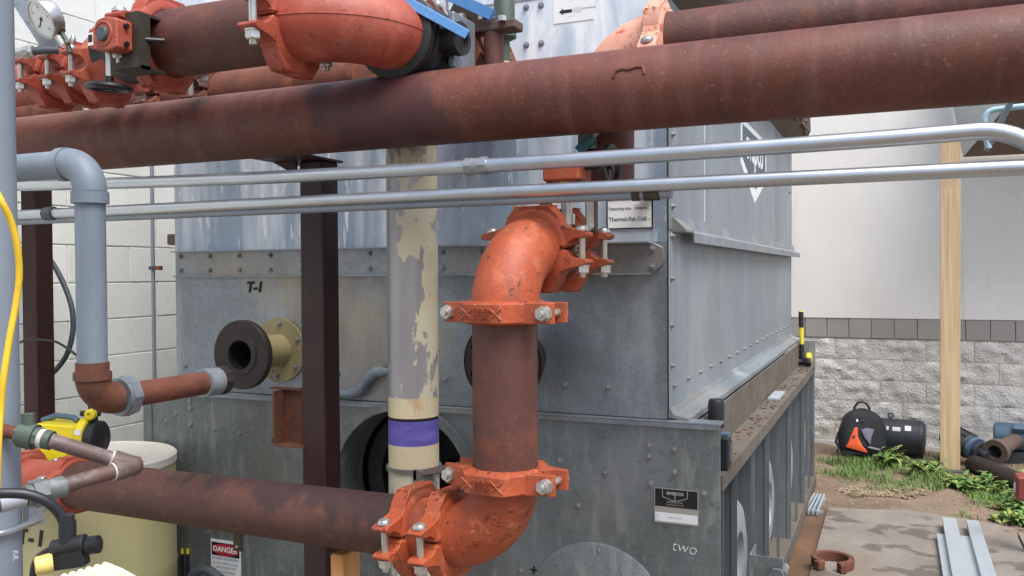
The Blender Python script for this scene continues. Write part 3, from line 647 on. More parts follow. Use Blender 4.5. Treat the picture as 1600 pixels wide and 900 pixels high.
g = G(); g.lathe([(.060, 0), (.080, 0), (.082, .005), (.136, .005), (.140, .009), (.140, .032), (.080, .034), (.074, .06), (.060, .06)], frame((NX, 2.750, NZ), (1, 0, 0), (0, 1, 0)), 56, True); nf = part('nozzle_flange', g, 'flange', t)
for i in range(8):
    a = R(45 * i + 22); g = G(); g.cyl((NX + .110 * math.cos(a), 2.7545, NZ + .110 * math.sin(a)), (NX + .110 * math.cos(a), 2.757, NZ + .110 * math.sin(a)), .009, n=12); part('dark_hole_disc', g, 'black', nf)  # flat black discs painted on for the dark of the bolt holes
g = G(); g.ringcyl((NX, 2.752, NZ), (NX, 2.99, NZ), .0595, .056, 36); g.cyl((NX, 2.93, NZ), (NX, 2.94, NZ), .0575); part('nozzle_bore', g, 'void', t)  # black sleeve and disc give the bore its painted shade
part('rear_flange', holed_disc((-1.268, 2.80, 1.335), (0, 1, 0), .150, .085, .022, .0115, 8), 'flange', t)
g = G(); g.ringcyl((-1.268, 2.79, 1.335), (-1.268, 3.0, 1.335), .09, .08, 32); part('rear_neck', g, 'flange', t)
# plates and lettering
Y_ = TY0 - .0095
lettering('T-1', .062, 'ink', t, on_front(-2.535, TY0 - .001, 1.596), bold=.0028, shear=.18)
g = G(); g.span((-.937, TY0 - .004, 1.808), (-.772, TY0, 1.912)); sp = part('sign_plate', g, 'sticker', t)
g = G()
for a, b in (((-.939, 1.910), (-.770, 1.914)), ((-.939, 1.806), (-.770, 1.810)), ((-.939, 1.81), (-.935, 1.91)), ((-.774, 1.81), (-.770, 1.91))): g.span((a[0], TY0 - .006, a[1]), (b[0], TY0 - .001, b[1]))
part('plate_border', g, 'plate_black', sp)
lettering('Featuring the', .0155, 'grey_ink', sp, on_front(-.890, TY0 - .0045, 1.879), bold=.0003, depth=.0004)
lettering('evapco', .0155, 'grey_ink', sp, on_front(-.812, TY0 - .0045, 1.880), bold=.0005, depth=.0004)
g = G(); g.span((-.838, TY0 - .0049, 1.8885), (-.786, TY0 - .004, 1.8893)).span((-.838, TY0 - .0049, 1.872), (-.8372, TY0 - .004, 1.8885)).span((-.7868, TY0 - .0049, 1.872), (-.786, TY0 - .004, 1.8885)); part('mark_box', g, 'grey_ink', sp)
lettering('Thermal-Pak Coil', .0195, 'grey_ink', sp, on_front(-.862, TY0 - .0045, 1.841), bold=.0005, depth=.0004); lettering('TM', .006, 'grey_ink', sp, on_front(-.785, TY0 - .0045, 1.838), depth=.0004)
# sticker with arrow, upper right of the front
g = G(); g.span((-1.14, TY0 - .003, 2.565), (-.985, TY0, 2.71)); st = part('sticker', g, 'sticker', t)
g = G(); g.prism([(0, 0), (.016, .012), (.016, .006), (.05, .006), (.05, -.006), (.016, -.006), (.016, -.012)], on_front(-1.118, TY0 - .003, 2.605), 0, .0006); part('arrow', g, 'ink', st)
lettering('((((', .024, 'grey_ink', st, on_front(-1.048, TY0 - .003, 2.607), depth=.0004); lettering('connection', .012, 'grey_ink', st, on_front(-1.005, TY0 - .003, 2.609), depth=.0004, align='CENTER')
for dz in (.027, -.027): lettering("' ' '", .018, 'grey_ink', st, on_front(-1.072, TY0 - .003, 2.607 + dz), depth=.0004)
# maker's plate low on the front
NZ1, NZ0, NX0, NX1 = .893, .771, -.767, -.612
g = G(); g.span((NX0, Y_, NZ0), (NX1, TY0 - .006, NZ1)); npl = part('name_plate', g, 'plate_silver', t)
g = G(); g.span((NX0 + .003, Y_ - .0012, NZ1 - .064), (NX1 - .003, Y_, NZ1 - .002)); part('plate_field', g, 'plate_black', npl)
g = G(); g.span((NX0 + .003, Y_ - .0012, NZ0 + .006), (NX1 - .003, Y_, NZ0 + .036)); part('plate_label', g, 'sticker', npl)
xm = (NX0 + NX1) / 2 - .004
g = G()
for a, b in (((-.044, 0), (-.044, -.026)), ((-.044, -.026), (0, -.041)), ((0, -.041), (.044, -.026)), ((.044, -.026), (.044, 0)), ((0, -.019), (0, -.041))):
    pa = V((xm + a[0], 0, NZ1 - .003 + a[1])); pb = V((xm + b[0], 0, NZ1 - .003 + b[1])); d = (pb - pa).normalized(); g.box((0, 0, 0), ((pb - pa).length, .0024, .0008), frame(((pa + pb) / 2 + V((0, Y_ - .0014, 0))), d, (0, -1, 0)))
part('shield_outline', g, 'plate_silver', npl)
lettering('evapco', .0215, 'plate_silver', npl, on_front(xm, Y_ - .0012, NZ1 - .014), bold=.0006, depth=.0005)
lettering('EVAPCO, INC', .0095, 'plate_silver', npl, on_front(xm, Y_ - .0012, NZ1 - .047), depth=.0004); lettering('BALTIMORE, MD. USA', .0065, 'plate_silver', npl, on_front(xm, Y_ - .0012, NZ1 - .056), depth=.0004)
g = G(); g.span((NX0 + .006, Y_ - .0018, NZ0 + .009), (NX0 + .021, Y_ - .0012, NZ0 + .033)); part('tiny_emblem', g, 'chalk', npl); lettering('SERIAL  MODEL', .007, 'grey_ink', npl, on_front(xm, Y_ - .0012, NZ0 + .021), depth=.0003)
lettering('two', .056, 'chalk', t, on_front(-.662, TY0 - .0065, .69) @ Matrix.Rotation(R(-5), 4, 'Z'), bold=-.0012, shear=.12)
lettering('++', .055, 'ink', t, on_front(-1.215, TY0 - .0065, .535), bold=.0012, shear=.1)
# shield logo on the right side: five-sided shield, white outline
lg = on_side(5.06, 2.31, 0); lg = on_side(TX1 + .003, 5.06, 2.31)
def logo_pt(y, z): return (y - 5.06, z - 2.31)
poly = [logo_pt(*p) for p in ((4.57, 2.45), (4.57, 2.21), (5.06, 2.04), (5.55, 2.21), (5.55, 2.45))]
g = G(); g.prism(poly, lg, 0, .0015); sh = part('shield_logo', g, 'logo_white', t)
g = G(); g.prism([logo_pt(*p) for p in ((4.62, 2.42), (4.62, 2.245), (5.035, 2.115), (5.035, 2.42))], lg, .0015, .0025); part('shield_field', g, 'logo_grey', sh)
g = G(); g.prism([logo_pt(*p) for p in ((5.035, 2.42), (5.035, 2.27), (5.085, 2.27), (5.085, 2.42))], lg, .0015, .0025); g.prism([logo_pt(*p) for p in ((5.085, 2.42), (5.085, 2.115), (5.50, 2.245), (5.50, 2.42))], lg, .0015, .0025); part('shield_field', g, 'logo_grey', sh)
lettering('evapco', .235, 'logo_white', sh, lg @ Matrix.Translation((.0, .025, .0025)), bold=.005, depth=.001)
# small grey pipe stub with two bends on the front
g = G(); pth = [(-2.13, TY0 - .03, 1.156), (-2.03, TY0 - .03, 1.160), (-1.985, TY0 - .03, 1.175), (-1.93, TY0 - .03, 1.235), (-1.90, TY0 - .03, 1.258), (-1.76, TY0 - .03, 1.262)]
g.tube(pth, .0165, 14); g.tube([pth[1], pth[2], V(pth[2]) * .75 + V(pth[3]) * .25], .021, 14); g.tube([V(pth[2]) * .2 + V(pth[3]) * .8, pth[3], pth[4], V(pth[4]) * .75 + V(pth[5]) * .25], .021, 14); part('drain_tube', g, 'grey_pipe', t)
# rusty lug at far left top of the belt
g = G(); g.box((TX0 - .03, TY0 + .03, 1.815), (.05, .05, .05)); part('lug', g, 'eave', t, None, .006)
# ================================================================== STEEL POSTS
def post(x, y, ztop, label):
    p = thing('steel_post', (x, y, 0), label, 'post', 'square brown posts carrying the thick pipe')
    s = .047
    g = G(); g.span((x - s, y - s, 0), (x + s, y + s, ztop)); part('shaft', g, 'pipe_dark', p, None, .007)
    g = G(); g.span((x - .11, y - .11, 0), (x + .11, y + .11, .012)); part('base_plate', g, 'pipe_dark', p)
    return p
PX, PY = -1.800, 2.465
p1 = post(PX, PY, 2.036, 'square dark brown steel post in front of the tower, right of its black flange')
g = G(); g.span((PX - .15, PY - .16, 2.036), (PX + .058, PY + .06, 2.043)); g.prism([(-.047, 0), (-.145, 0), (-.047, -.05)], frame((PX, PY - .06, 2.036), (1, 0, 0), (0, -1, 0)), -.004, .004); part('saddle_bracket', g, 'pipe_dark', p1)
g = G(); g.span((-1.954, 2.40, 1.06), (-1.834, 2.46, 1.066)).span((-1.954, 2.40, 1.066), (-1.948, 2.46, 1.25)).span((-1.954, 2.46, 1.06), (-1.834, 2.466, 1.25)).span((-2.0, 2.44, 1.25), (-1.834, 2.47, 1.256)); part('channel_bracket', g, 'rust_dark', p1)
g = G(); g.prism(hexa(.012), frame((-1.965, 2.43, 1.075), (0, 1, 0), (-1, 0, 0)), -.01, .012); part('bracket_bolt', g, 'flange', p1)
p2 = post(-3.625, 2.80, 2.25, 'square dark brown steel post at far left in front of the white block wall')

# ================================================================== THICKEST PIPE
BZ, BY = 2.147, 2.30
bp = thing('main_pipe', (-1.5, BY, BZ), 'thickest rusty brown pipe crossing the whole picture above the conduits', 'pipe')
PATCH = (-.13, .30)
M['bigpipe'] = big_pipe_mat()
pipe(bp, (-4.0, BY, BZ), (1.0, BY, BZ), .1095, 'bigpipe', n=64)
mk = [(-.668, .012), (-.662, .030), (-.645, .034), (-.625, .031), (-.606, .036), (-.590, .034), (-.585, .014)]
def on_pipe(x, h): a = math.asin(h / .1095); return V((x, BY - .1095 * math.cos(a) - .001, BZ + .1095 * math.sin(a)))
g = G(); g.tube([on_pipe(x, h) for x, h in mk], .0042, 8); part('weld_scar', g, 'rust', bp)

# ================================================================== RETURN PIPE upper right: run, elbow, drop into the tower
RX, RY, RZ = -.785, 2.50, 2.318
rp = thing('return_pipe', (RX, RY, RZ), 'brown pipe at upper right behind the thickest pipe, turning down in a flaking orange elbow', 'pipe')
pipe(rp, (RX + .17, RY, RZ), (1.3, RY, RZ), .0842, 'pipe')
g = G(); g.tube(arc((RX, RY, RZ), (.165, 0, 0), (0, 0, -.165), 18), .0865, 40); part('elbow', g, 'flake', rp)
coupling(rp, (RX + .165, RY, RZ), (1, 0, 0), (0, -.5, .87), 1.0, 'flake')
g = G(); pth = [(RX, RY, RZ - .165), (RX, RY, 2.12)] + [(RX, RY, 1.905)]; g.tube(pth, .0842, 40); part('drop_pipe', g, 'pipe', rp)
g = G(); g.cyl((RX, RY, 1.925), (RX, 3.0, 1.925), .022); part('side_nozzle', g, 'pipe', rp)
g = G(); a = V((-0.8351, 2.4, 2.005)); b = V((-0.7958, 2.4, 2.047)); c = V((-0.7705, 2.4, 2.075))
g.cyl(a, b, .017, n=14); g.cyl(b - (b - a) * .3, b + (b - a) * .05, .021, n=6); part('drain_valve', g, 'teal', rp)
g = G(); g.cyl(b, c, .012, n=12); part('drain_nipple', g, 'white_tape', rp); g = G(); g.tube([c, c + V((.03, .03, .01)), (RX + .03, RY - .04, 2.07)], .011, 10); g.box((-0.7954, 2.41, 2.019), (.02, .012, .016)); part('drain_stub', g, 'galv', rp)

# ================================================================== RISER: lower run, elbow, riser, elbow, valve
TH = R(6); da = V((math.sin(TH), math.cos(TH), 0)); dl = V((-math.cos(TH), math.sin(TH), -.035)).normalized(); UP = V((0, 0, 1))
EX, EY = -.913, 2.036; z0, z1 = .962, 1.716; r6 = .0842
rs = thing('riser_pipe', (EX, EY, 0), 'brown riser pipe with bright orange elbows and bolted couplings in the centre foreground', 'pipe')
c0 = V((EX, EY, z0)); c1 = V((EX, EY, z1))
pipe(rs, c0 + UP * .165, c1 - UP * .165, r6, 'pipe', 'riser')
g = G(); g.tube(arc(c0, dl * .165, UP * .165, 22), .0875, 48); el = part('elbow', g, 'orange', rs)
g = G(); g.tube(arc(c1, -UP * .165, da * .165, 22), .0875, 48); part('elbow', g, 'orange', rs)
for zz in (z0 + .165, z1 - .165): coupling(rs, (EX, EY, zz), (0, 0, 1), da, 1.0, 'orange', text_on=True)
coupling(rs, c0 + dl * .172, dl, UP, 1.0, 'orange'); coupling(rs, c0 + dl * .285, dl, UP, 1.0, 'orange')
g = G(); g.tube([c0 + dl * .172, c0 + dl * .285], .0865, 40); part('nipple', g, 'orange', rs)
pl0, pl1 = c0 + dl * .285, c0 + dl * 1.80
pipe(rs, pl0, pl1, r6, 'run', 'lower_run')
coupling(rs, pl1, dl, UP, .88, 'red')
g = G(); g.tube([pl1, pl1 + dl * .55], .0735, 36); part('tee', g, 'red', rs); coupling(rs, pl1 + dl * .30, dl, UP, .86, 'red')
# cast lettering on the lower elbow, outer side facing the viewer
vd = V((-da.x, -da.y, 0)); oc = c0 + dl * .165 + UP * .165
def on_elbow(t, ph, k=1.0):
    """point on the lower elbow skin: t along the bend, ph round the section"""
    rad = (-dl * math.sin(t) * 0 + (dl * -math.cos(t) * 0)); e1 = (-dl * math.sin(t) - UP * math.cos(t)); 
    cc = oc + e1 * .165; n = (e1 * math.cos(ph) + vd * math.sin(ph)); tg = (-dl * math.cos(t) + UP * math.sin(t)); return cc + n * .0882 * k, n, tg
for body, ph, sz in (('090 8IA', R(84), .024), ('KOMAREO', R(66), .026), ('9', R(48), .024)):
    n = len(body)
    for i, ch in enumerate(body):
        if ch == ' ': continue
        tt = R(38 + (20 if n == 1 else 0) * 0) + (i - (n - 1) / 2) * R(6.2) + R(6)
        p, nn, tg = on_elbow(tt, ph)
        lettering(ch, sz, 'orange', el, frame(p, tg, nn), depth=.0011, bold=.0004)
# butterfly valve in the upper leg
tC, tD = .172, .318
coupling(rs, c1 + da * tC, da, UP, 1.0, 'orange'); coupling(rs, c1 + da * tD, da, UP, 1.0, 'orange')
pipe(rs, c1 + da * tC, c1 + da * tD, .0865, 'pipe', 'valve_body')
pipe(rs, c1 + da * (tD - .02), V((-1.06, TY0 + .01, z1 - .02)), .07, 'pipe', 'stub_run')
vx = c1 + da * .245
g = G(); g.cyl(vx + V((.07, -.05, -.005)), vx + V((.125, -.07, -.005)), .010, n=12); g.prism(hexa(.016), frame(vx + V((.10, -.06, -.005)), UP, (.9, -.4, 0)), 0, .015); part('plug', g, 'zinc', rs)
sv = V((-.838, 2.30, 0))
g = G(); g.cyl((sv.x, sv.y, z1 + .05), (sv.x, sv.y, 1.915), .0155, n=18); g.cyl((sv.x, sv.y, z1 + .07), (sv.x, sv.y, z1 + .10), .024, n=18); part('valve_stem', g, 'zinc', rs)
g = G(); g.span((sv.x - .055, sv.y - .05, 1.905), (sv.x + .055, sv.y + .06, 1.962)); gb = part('gear_box', g, 'orange', rs, None, .008)
g = G(); g.span((sv.x - .075, sv.y - .02, 1.72), (sv.x - .048, sv.y + .01, 1.90)); part('bracket_leg', g, 'black_gloss', rs); g = G(); g.span((sv.x + .062, sv.y - .02, 1.76), (sv.x + .09, sv.y + .004, 1.90)); part('bracket_leg', g, 'dark_iron', rs); g = G(); g.span((sv.x + .066, sv.y - .024, 1.775), (sv.x + .087, sv.y - .02, 1.85)); part('tag_plate', g, 'plate_silver', rs); g = G(); g.cyl((sv.x + .077, sv.y - .04, 1.775), (sv.x + .077, sv.y, 1.775), .010, n=8); part('bracket_nut', g, 'zinc', rs)
g = G(); g.cyl((sv.x + .05, sv.y, 1.945), (sv.x + .14, sv.y + .02, 1.945), .009, n=12); part('wheel_shaft', g, 'black_gloss', rs)
handwheel(rs, (sv.x + .128, sv.y + .0, 1.945), (1, -.15, 0), .052)
for dx in (-.04, .0, .045): g = G(); g.cyl((sv.x + dx, sv.y - .03, 1.893), (sv.x + dx, sv.y - .03, 1.908), .009, n=8); part('gear_bolt', g, 'dark_iron' if dx else 'cream_cap', rs)

# ================================================================== RED VALVE LINE upper left
VY, VZ, rv = 2.035, 2.362, .1
sv8 = rv / .0842
vl = thing('valve_line', (-1.9, VY, VZ), 'red pipe line at top left with gear-operated valve, large elbow and black sleeve', 'pipe')
CX = -1.36
pipe(vl, (-2.06, VY, VZ), (CX - .2, VY, VZ), rv, 'pipe', 'pipe_length')
g = G(); g.tube(arc((CX, VY, VZ), (-.2, 0, 0), (0, .2, 0), 20), rv * 1.06, 48); part('elbow', g, 'red', vl)
g = G(); pp = arc((CX, VY, VZ), (-.2, 0, 0), (0, .2, 0), 20); 
for sg in (1,): g.tube([q + V((0, 0, .0)) + (q - V((CX - .2, VY + .2, VZ))).normalized() * rv * 1.062 for q in pp], .0022, 6)
part('casting_seam', g, 'red', vl)
coupling(vl, (CX - .215, VY, VZ), (1, 0, 0), UP, sv8, 'red'); coupling(vl, (-2.062, VY, VZ), (1, 0, 0), UP, sv8, 'red')
VXc = -2.17
g = G(); g.lathe([(.098, -.10), (.098, -.05), (.104, -.045), (.106, -.03), (.106, .03), (.104, .045), (.1, .05), (.1, .14)], frame((VXc, VY, VZ), (0, 1, 0), (1, 0, 0)), 40); part('valve_body', g, 'black_gloss', vl)
LZ_ = 2.31
for x, k in ((-2.325, .92), (-2.440, .86), (-2.565, .86)): coupling(vl, (x, VY + .02, LZ_), (1, -.05, 0), UP, k, 'red')
g = G(); g.tube([(-3.1, VY + .05, LZ_), (-2.50, VY + .02, LZ_), (-2.36, VY + .01, LZ_ + .005), (-2.29, VY, LZ_ + .01), (-2.22, VY, VZ - .01)], [.070, .073, .078, .082, .095], 36); part('nipple', g, 'red', vl)
# operator: dark folded bracket, red gear box, stem and handwheel
gx, gy, gz, ks = -2.045, 1.865, 2.335, .74
g = G(); g.span((gx - .045, gy - .004, gz - .085), (gx + .065, gy + .004, gz + .075)).span((gx - .045, gy + .004, gz + .067), (gx + .065, gy + .12, gz + .075)).span((gx + .057, gy + .004, gz - .085), (gx + .065, gy + .04, gz + .067)).span((gx - .045, gy + .004, gz - .085), (gx + .065, gy + .10, gz - .077)); part('operator_bracket', g, 'dark_iron', vl)
g = G(); g.cyl((gx - .02, gy + .01, gz), (gx - .08, VY - .06, VZ), .045, n=20); g.cyl((gx + .04, gy + .01, gz), (gx + .10, gy + .06, gz), .008, n=10); part('operator_neck', g, 'black_gloss', vl)
g = G(); ol = [(-.088, .03), (-.06, .036), (-.045, .062), (0, .07), (.05, .06), (.062, .055), (.062, -.055), (.04, -.06), (0, -.062), (-.05, -.052), (-.088, -.045)]
g.prism([(x * ks, z * ks) for x, z in ol], frame((gx, gy - .004, gz), (1, 0, 0), (0, -1, 0)), 0, .06); gb = part('gear_box', g, 'red', vl, None, .007)
g = G(); g.lathe([(.021, 0), (.021, .006), (.018, .009), (0, .0095)], frame((gx - .006, gy - .064, gz + .002), (1, 0, 0), (0, -1, 0)), 24); part('gear_cap', g, 'hose_grey', vl)
g = G(); g.torus((gx - .006, gy - .064, gz + .002), (0, -1, 0), .034, .003, 32, 8); part('cap_ring', g, 'red', vl)
for zz in (.025, -.026): g = G(); g.cyl((gx + .044, gy - .032, gz + zz), (gx + .054, gy - .032, gz + zz), .008, n=12); part('gear_bolt', g, 'black_gloss', vl)
g = G(); g.span((gx - .064, gy - .066, gz - .026), (gx - .044, gy - .064, gz + .010)); lb = part('gear_label', g, 'sticker', vl); g = G(); g.span((gx - .062, gy - .0668, gz - .017), (gx - .046, gy - .066, gz + .004)); part('label_print', g, 'ink', lb)
hwx, hwy = gx + .012 - .03, gy - .035; g = G(); g.cyl((hwx, hwy, gz - .04), (hwx, hwy, gz - .125), .0085, n=16); part('valve_stem', g, 'zinc', vl); g = G(); g.cyl((hwx, hwy, gz - .112), (hwx, hwy, gz - .14), .013, n=16); part('stem_sleeve', g, 'black_gloss', vl)
handwheel(vl, (hwx, hwy, gz - .143), (0.06, -.03, 1), .055)
# beyond the elbow: black sleeve, clamps, blue lever valve, orange end run
ys = VY + .2
g = G(); g.lathe([(.109, -.01), (.128, 0), (.131, .02), (.124, .028), (.124, .042), (.131, .05), (.131, .085), (.125, .092), (.125, .10), (.130, .108), (.128, .21), (.106, .215)], frame((CX, ys, VZ), (1, 0, 0), (0, 1, 0)), 44); part('rubber_sleeve', g, 'black', vl)
g = G(); g.cyl((CX + .08, ys + .10, VZ - .01), (CX + .17, ys + .09, VZ - .01), .046, n=24); g.ringcyl((CX + .165, ys + .09, VZ - .01), (CX + .185, ys + .088, VZ - .01), .050, .036, 24); part('side_outlet', g, 'black', vl)
pipe(vl, (CX, ys + .18, VZ), (CX, TY0 + .01, VZ), rv, 'flake', 'end_run')
coupling(vl, (CX, ys + .31, VZ), (0, 1, 0), (.9, 0, .4), sv8, 'rust'); coupling(vl, (CX, 2.83, VZ), (0, 1, 0), (.9, 0, .4), sv8, 'rust')
g = G(); g.box((0, 0, 0), (.022, .15, .17), Matrix.Translation((-1.225, 2.42, 2.361))); part('lever_plate', g, 'galv', vl, None, .006)
L0, L1 = V((-1.343, 2.2, 2.479)), V((-1.14, 2.3, 2.357))
dL = (L1 - L0).normalized(); fr_ = frame((L0 + L1) / 2, dL, UP)
g = G(); g.box((0, 0, 0), ((L1 - L0).length, .05, .006), fr_); g.box((0, -.024, -.012), ((L1 - L0).length, .004, .028), fr_); part('lever', g, 'blue', vl, None, .002)
g = G(); g.tube([V((-1.387, 2.2, 2.459)), V((-1.312, 2.25, 2.444)), V((-1.232, 2.3, 2.41))], .009, 10); part('lever_rod', g, 'hose_grey', vl)
g = G(); q = V((-1.236, 2.55, 2.439)); g.cyl(q + V((.06, 0, -.13)), q + V((.06, 0, -.01)), .032, n=20); part('valve_neck', g, 'pipe', vl)
g = G(); g.box(q + V((.05, 0, .0)), (.20, .07, .03)); g.box((0, 0, 0), (.16, .03, .05), Matrix.Translation(q + V((-.01, -.01, .045))) @ Matrix.Rotation(R(28), 4, 'Y')); part('valve_yoke', g, 'eave', vl, None, .006)
g = G(); g.box((0, 0, 0), (.18, .02, .035), Matrix.Translation(q + V((.0, -.05, .07))) @ Matrix.Rotation(R(28), 4, 'Y')); part('stop_bar', g, 'blue', vl)
for i in range(3): g = G(); w = q + V((-.03 + .07 * i, -.045, .03 - .012 * i)); g.prism(hexa(.014), basis(w, (0, 0, 1)), 0, .016); part('yoke_nut', g, 'zinc', vl)
# air vent bottle on a short stem
av = V((-1.205, 2.7, 2.517))
g = G(); g.lathe([(.012, .085), (.03, .075), (.036, .06), (.036, -.05), (.041, -.055), (.041, -.068), (.018, -.08), (.018, -.15)], basis(av, UP), 24); part('air_vent', g, 'green_valve', vl, label='weathered green air vent bottle'); g = G(); g.cyl(av + V((0, 0, -.26)), av + V((0, 0, -.14)), .014, n=12); g.cyl(av + V((0, 0, -.175)), av + V((0, 0, -.15)), .024, n=6); part('vent_nipple', g, 'cream', vl)

# pipe behind, peeping out between
rr = thing('rear_pipe', (-2.6, 2.62, 2.345), 'orange-rust pipe peeping out between red valve line and thickest pipe at upper left', 'pipe')
pipe(rr, (-4.0, 2.62, 2.345), (-1.72, 2.62, 2.345), .0842, 'rust')
coupling(rr, (-2.62, 2.62, 2.345), (1, 0, 0), UP, 1.0, 'rust'); coupling(rr, (-2.38, 2.62, 2.345), (1, 0, 0), UP, 1.0, 'rust')
g = G(); g.lathe([(.0842, -.02), (.1, -.01), (.1, .02), (.06, .035), (0, .04)], frame((-1.72, 2.62, 2.345), (0, 1, 0), (1, 0, 0)), 32); part('end_cap', g, 'rust', rr)
g = G(); g.tube([(-3.02, 2.50, 2.43), (-2.95, 2.515, 2.30), (-2.93, 2.55, 2.24)], .012, 8); part('wire_clamp', g, 'zinc', rr)

# ================================================================== CONDUITS
CY = 2.12
cu = thing('conduit', (-1, CY, 1.955), 'upper bright metal conduit with a coupling, bending down at the right edge', 'conduit', 'metal conduits running across in front of the tower')
cz = lambda x: 1.955 + (.018 * ((x + 1) / 1.4) ** 2 if x < -1 else .006 * (x + 1) ** 2) - .014
g = G(); pth = [(x, CY, cz(x)) for x in [-3.2 + .2 * i for i in range(17)]] + [(.17, CY, cz(.17) + .001)]
e = V(pth[-1]); pth += [e + V((.16 * math.sin(a), 0, -.16 * (1 - math.cos(a)))) for a in [R(8 * i) for i in range(1, 8)]]; e = V(pth[-1]); pth += [e + V((.15, 0, -.22))]
g.tube(pth, .0195, 24); part('tube', g, 'emt', cu)
g = G(); xc = -1.031
for a, b, r_ in ((-.032, -.012, .024), (-.012, .012, .0225), (.012, .034, .025)): g.cyl((xc + a, CY, cz(xc)), (xc + b, CY, cz(xc)), r_, n=8 if r_ > .0226 else 20)
part('coupling', g, 'galv', cu)
cl = thing('conduit', (-1, CY, 1.868), 'lower bright metal conduit running straight across just above the orange elbow', 'conduit', 'metal conduits running across in front of the tower')
g = G(); g.tube([(x, CY, 1.868) for x in (-3.2, -2.5, -1.8, -1.0, -.3, .5, 1.2)], .0175, 24); part('tube', g, 'emt', cl)
g = G(); g.cyl((-2.70, CY, 1.868), (-2.655, CY, 1.868), .024, n=8); part('coupling', g, 'hose_grey', cl)
cg = thing('conduit', (-1, CY, 1.84), 'thin dull grey conduit tucked tight under the lower bright conduit', 'conduit', 'metal conduits running across in front of the tower')
g = G(); g.tube([(x, CY + .012, 1.846) for x in (-3.2, -2.5, -1.8, -1.0, -.7, -.50)], .0125, 18); part('tube', g, 'emt_grey', cg)
g = G(); g.cyl((-.57, CY + .012, 1.846), (-.53, CY + .012, 1.846), .016, n=8); g.cyl((-.60, CY + .012, 1.846), (-.58, CY + .012, 1.846), .0155, n=8); part('strap', g, 'dark_iron', cg)

# ================================================================== PEELING PLASTIC PIPE
QX, QY = -1.455, 2.50
qp = thing('plastic_pipe', (QX, QY, 0), 'upright pipe with peeling cream paint and a purple primer band, in front of fan opening', 'pipe')
def seg(a, b, r_, mat, name): g = G(); g.tube([(QX, QY, a), (QX, QY, b)], r_, 48); return part(name, g, mat, qp)
seg(1.248, 2.24, .0842, 'peel', 'upper_length'); seg(1.182, 1.248, .0836, 'cream', 'bare_band'); seg(1.172, 1.182, .0815, 'ink', 'joint_gap')
seg(1.092, 1.172, .0838, 'purple', 'primer_band'); seg(1.012, 1.092, .0836, 'cream', 'bare_band'); seg(0, 1.012, .0842, 'peel', 'lower_length')
g = G(); g.ringcyl((QX, QY, 1.005), (QX, QY, 1.018), .092, .084, 40); g.box((QX + .055, QY - .085, .99), (.012, .012, .065)); g.box((QX + .085, QY - .085, 1.005), (.07, .012, .03)); part('clamp', g, 'galv_low', qp)
g = G(); g.prism([(0, -.014), (.16, -.024), (.30, -.030), (.30, .030), (.14, .020), (0, .012)], frame((QX + .085, QY - .09, 1.015), (.97, -.05, .24), (-.2, -.55, .8)), 0, .005); part('clamp_arm', g, 'eave', qp, None, .002)

# ================================================================== GREY DRAIN PIPE WITH RUSTY ELBOW
GX, GY = -1.879, 1.603; gr = .0365
gp = thing('drain_pipe', (GX, GY, 1.3), 'grey upright pipe with rounded grey elbow above and rusty elbow below, at left', 'pipe')
gzt = (-1.881, 1.605, 1.94)[2]; gzb = (-1.871, 1.598, 1.329)[2]
pipe(gp, (GX, GY, gzb + .06), (GX, GY, gzt - .07), gr, 'grey_pipe', 'riser', 36)
g = G(); g.tube(arc((GX, GY, gzt), (0, 0, -.075), (-.075, 0, 0), 16), .0405, 32); g.ringcyl((GX, GY, gzt - .105), (GX, GY, gzt - .075), .0455, .036, 32); g.ringcyl((GX - .10, GY, gzt), (GX - .075, GY, gzt), .0435, .036, 32); part('elbow', g, 'grey_pipe', gp)
pipe(gp, (GX - .09, GY, gzt), (GX - 1.2, GY, gzt), gr, 'grey_pipe', 'top_run', 36)
g = G(); g.ringcyl((GX, GY, gzb + .055), (GX, GY, gzb + .075), .046, .036, 32); g.ringcyl((GX, GY, gzb + .075), (GX, GY, gzb + .10), .0405, .0367, 32); g.tube(arc((GX, GY, gzb), (0, 0, .065), (0, .07, 0), 14), .042, 32); part('rusty_elbow', g, 'rust_dark', gp)
g = G(); g.tube([(GX, GY + .05, gzb), (GX, GY + .40, gzb)], .034, 32); part('rusty_nipple', g, 'rust', gp)
g = G(); g.lathe([(.036, 0), (.054, .004), (.056, .03), (.05, .036), (.036, .04)], frame((GX, GY + .085, gzb), (1, 0, 0), (0, 1, 0)), 8); g.ringcyl((GX, GY + .078, gzb), (GX, GY + .088, gzb), .05, .034, 28); part('lock_ring', g, 'galv', gp)
g = G(); g.ringcyl((GX, GY + .385, gzb), (GX, GY + .445, gzb), .042, .034, 28); part('end_sleeve', g, 'galv', gp); g = G(); g.ringcyl((GX, GY + .445, gzb), (GX, GY + .475, gzb), .044, .036, 10); g.cyl((GX, GY + .44, gzb), (GX, GY + .45, gzb), .037); part('end_nut', g, 'flange', gp)

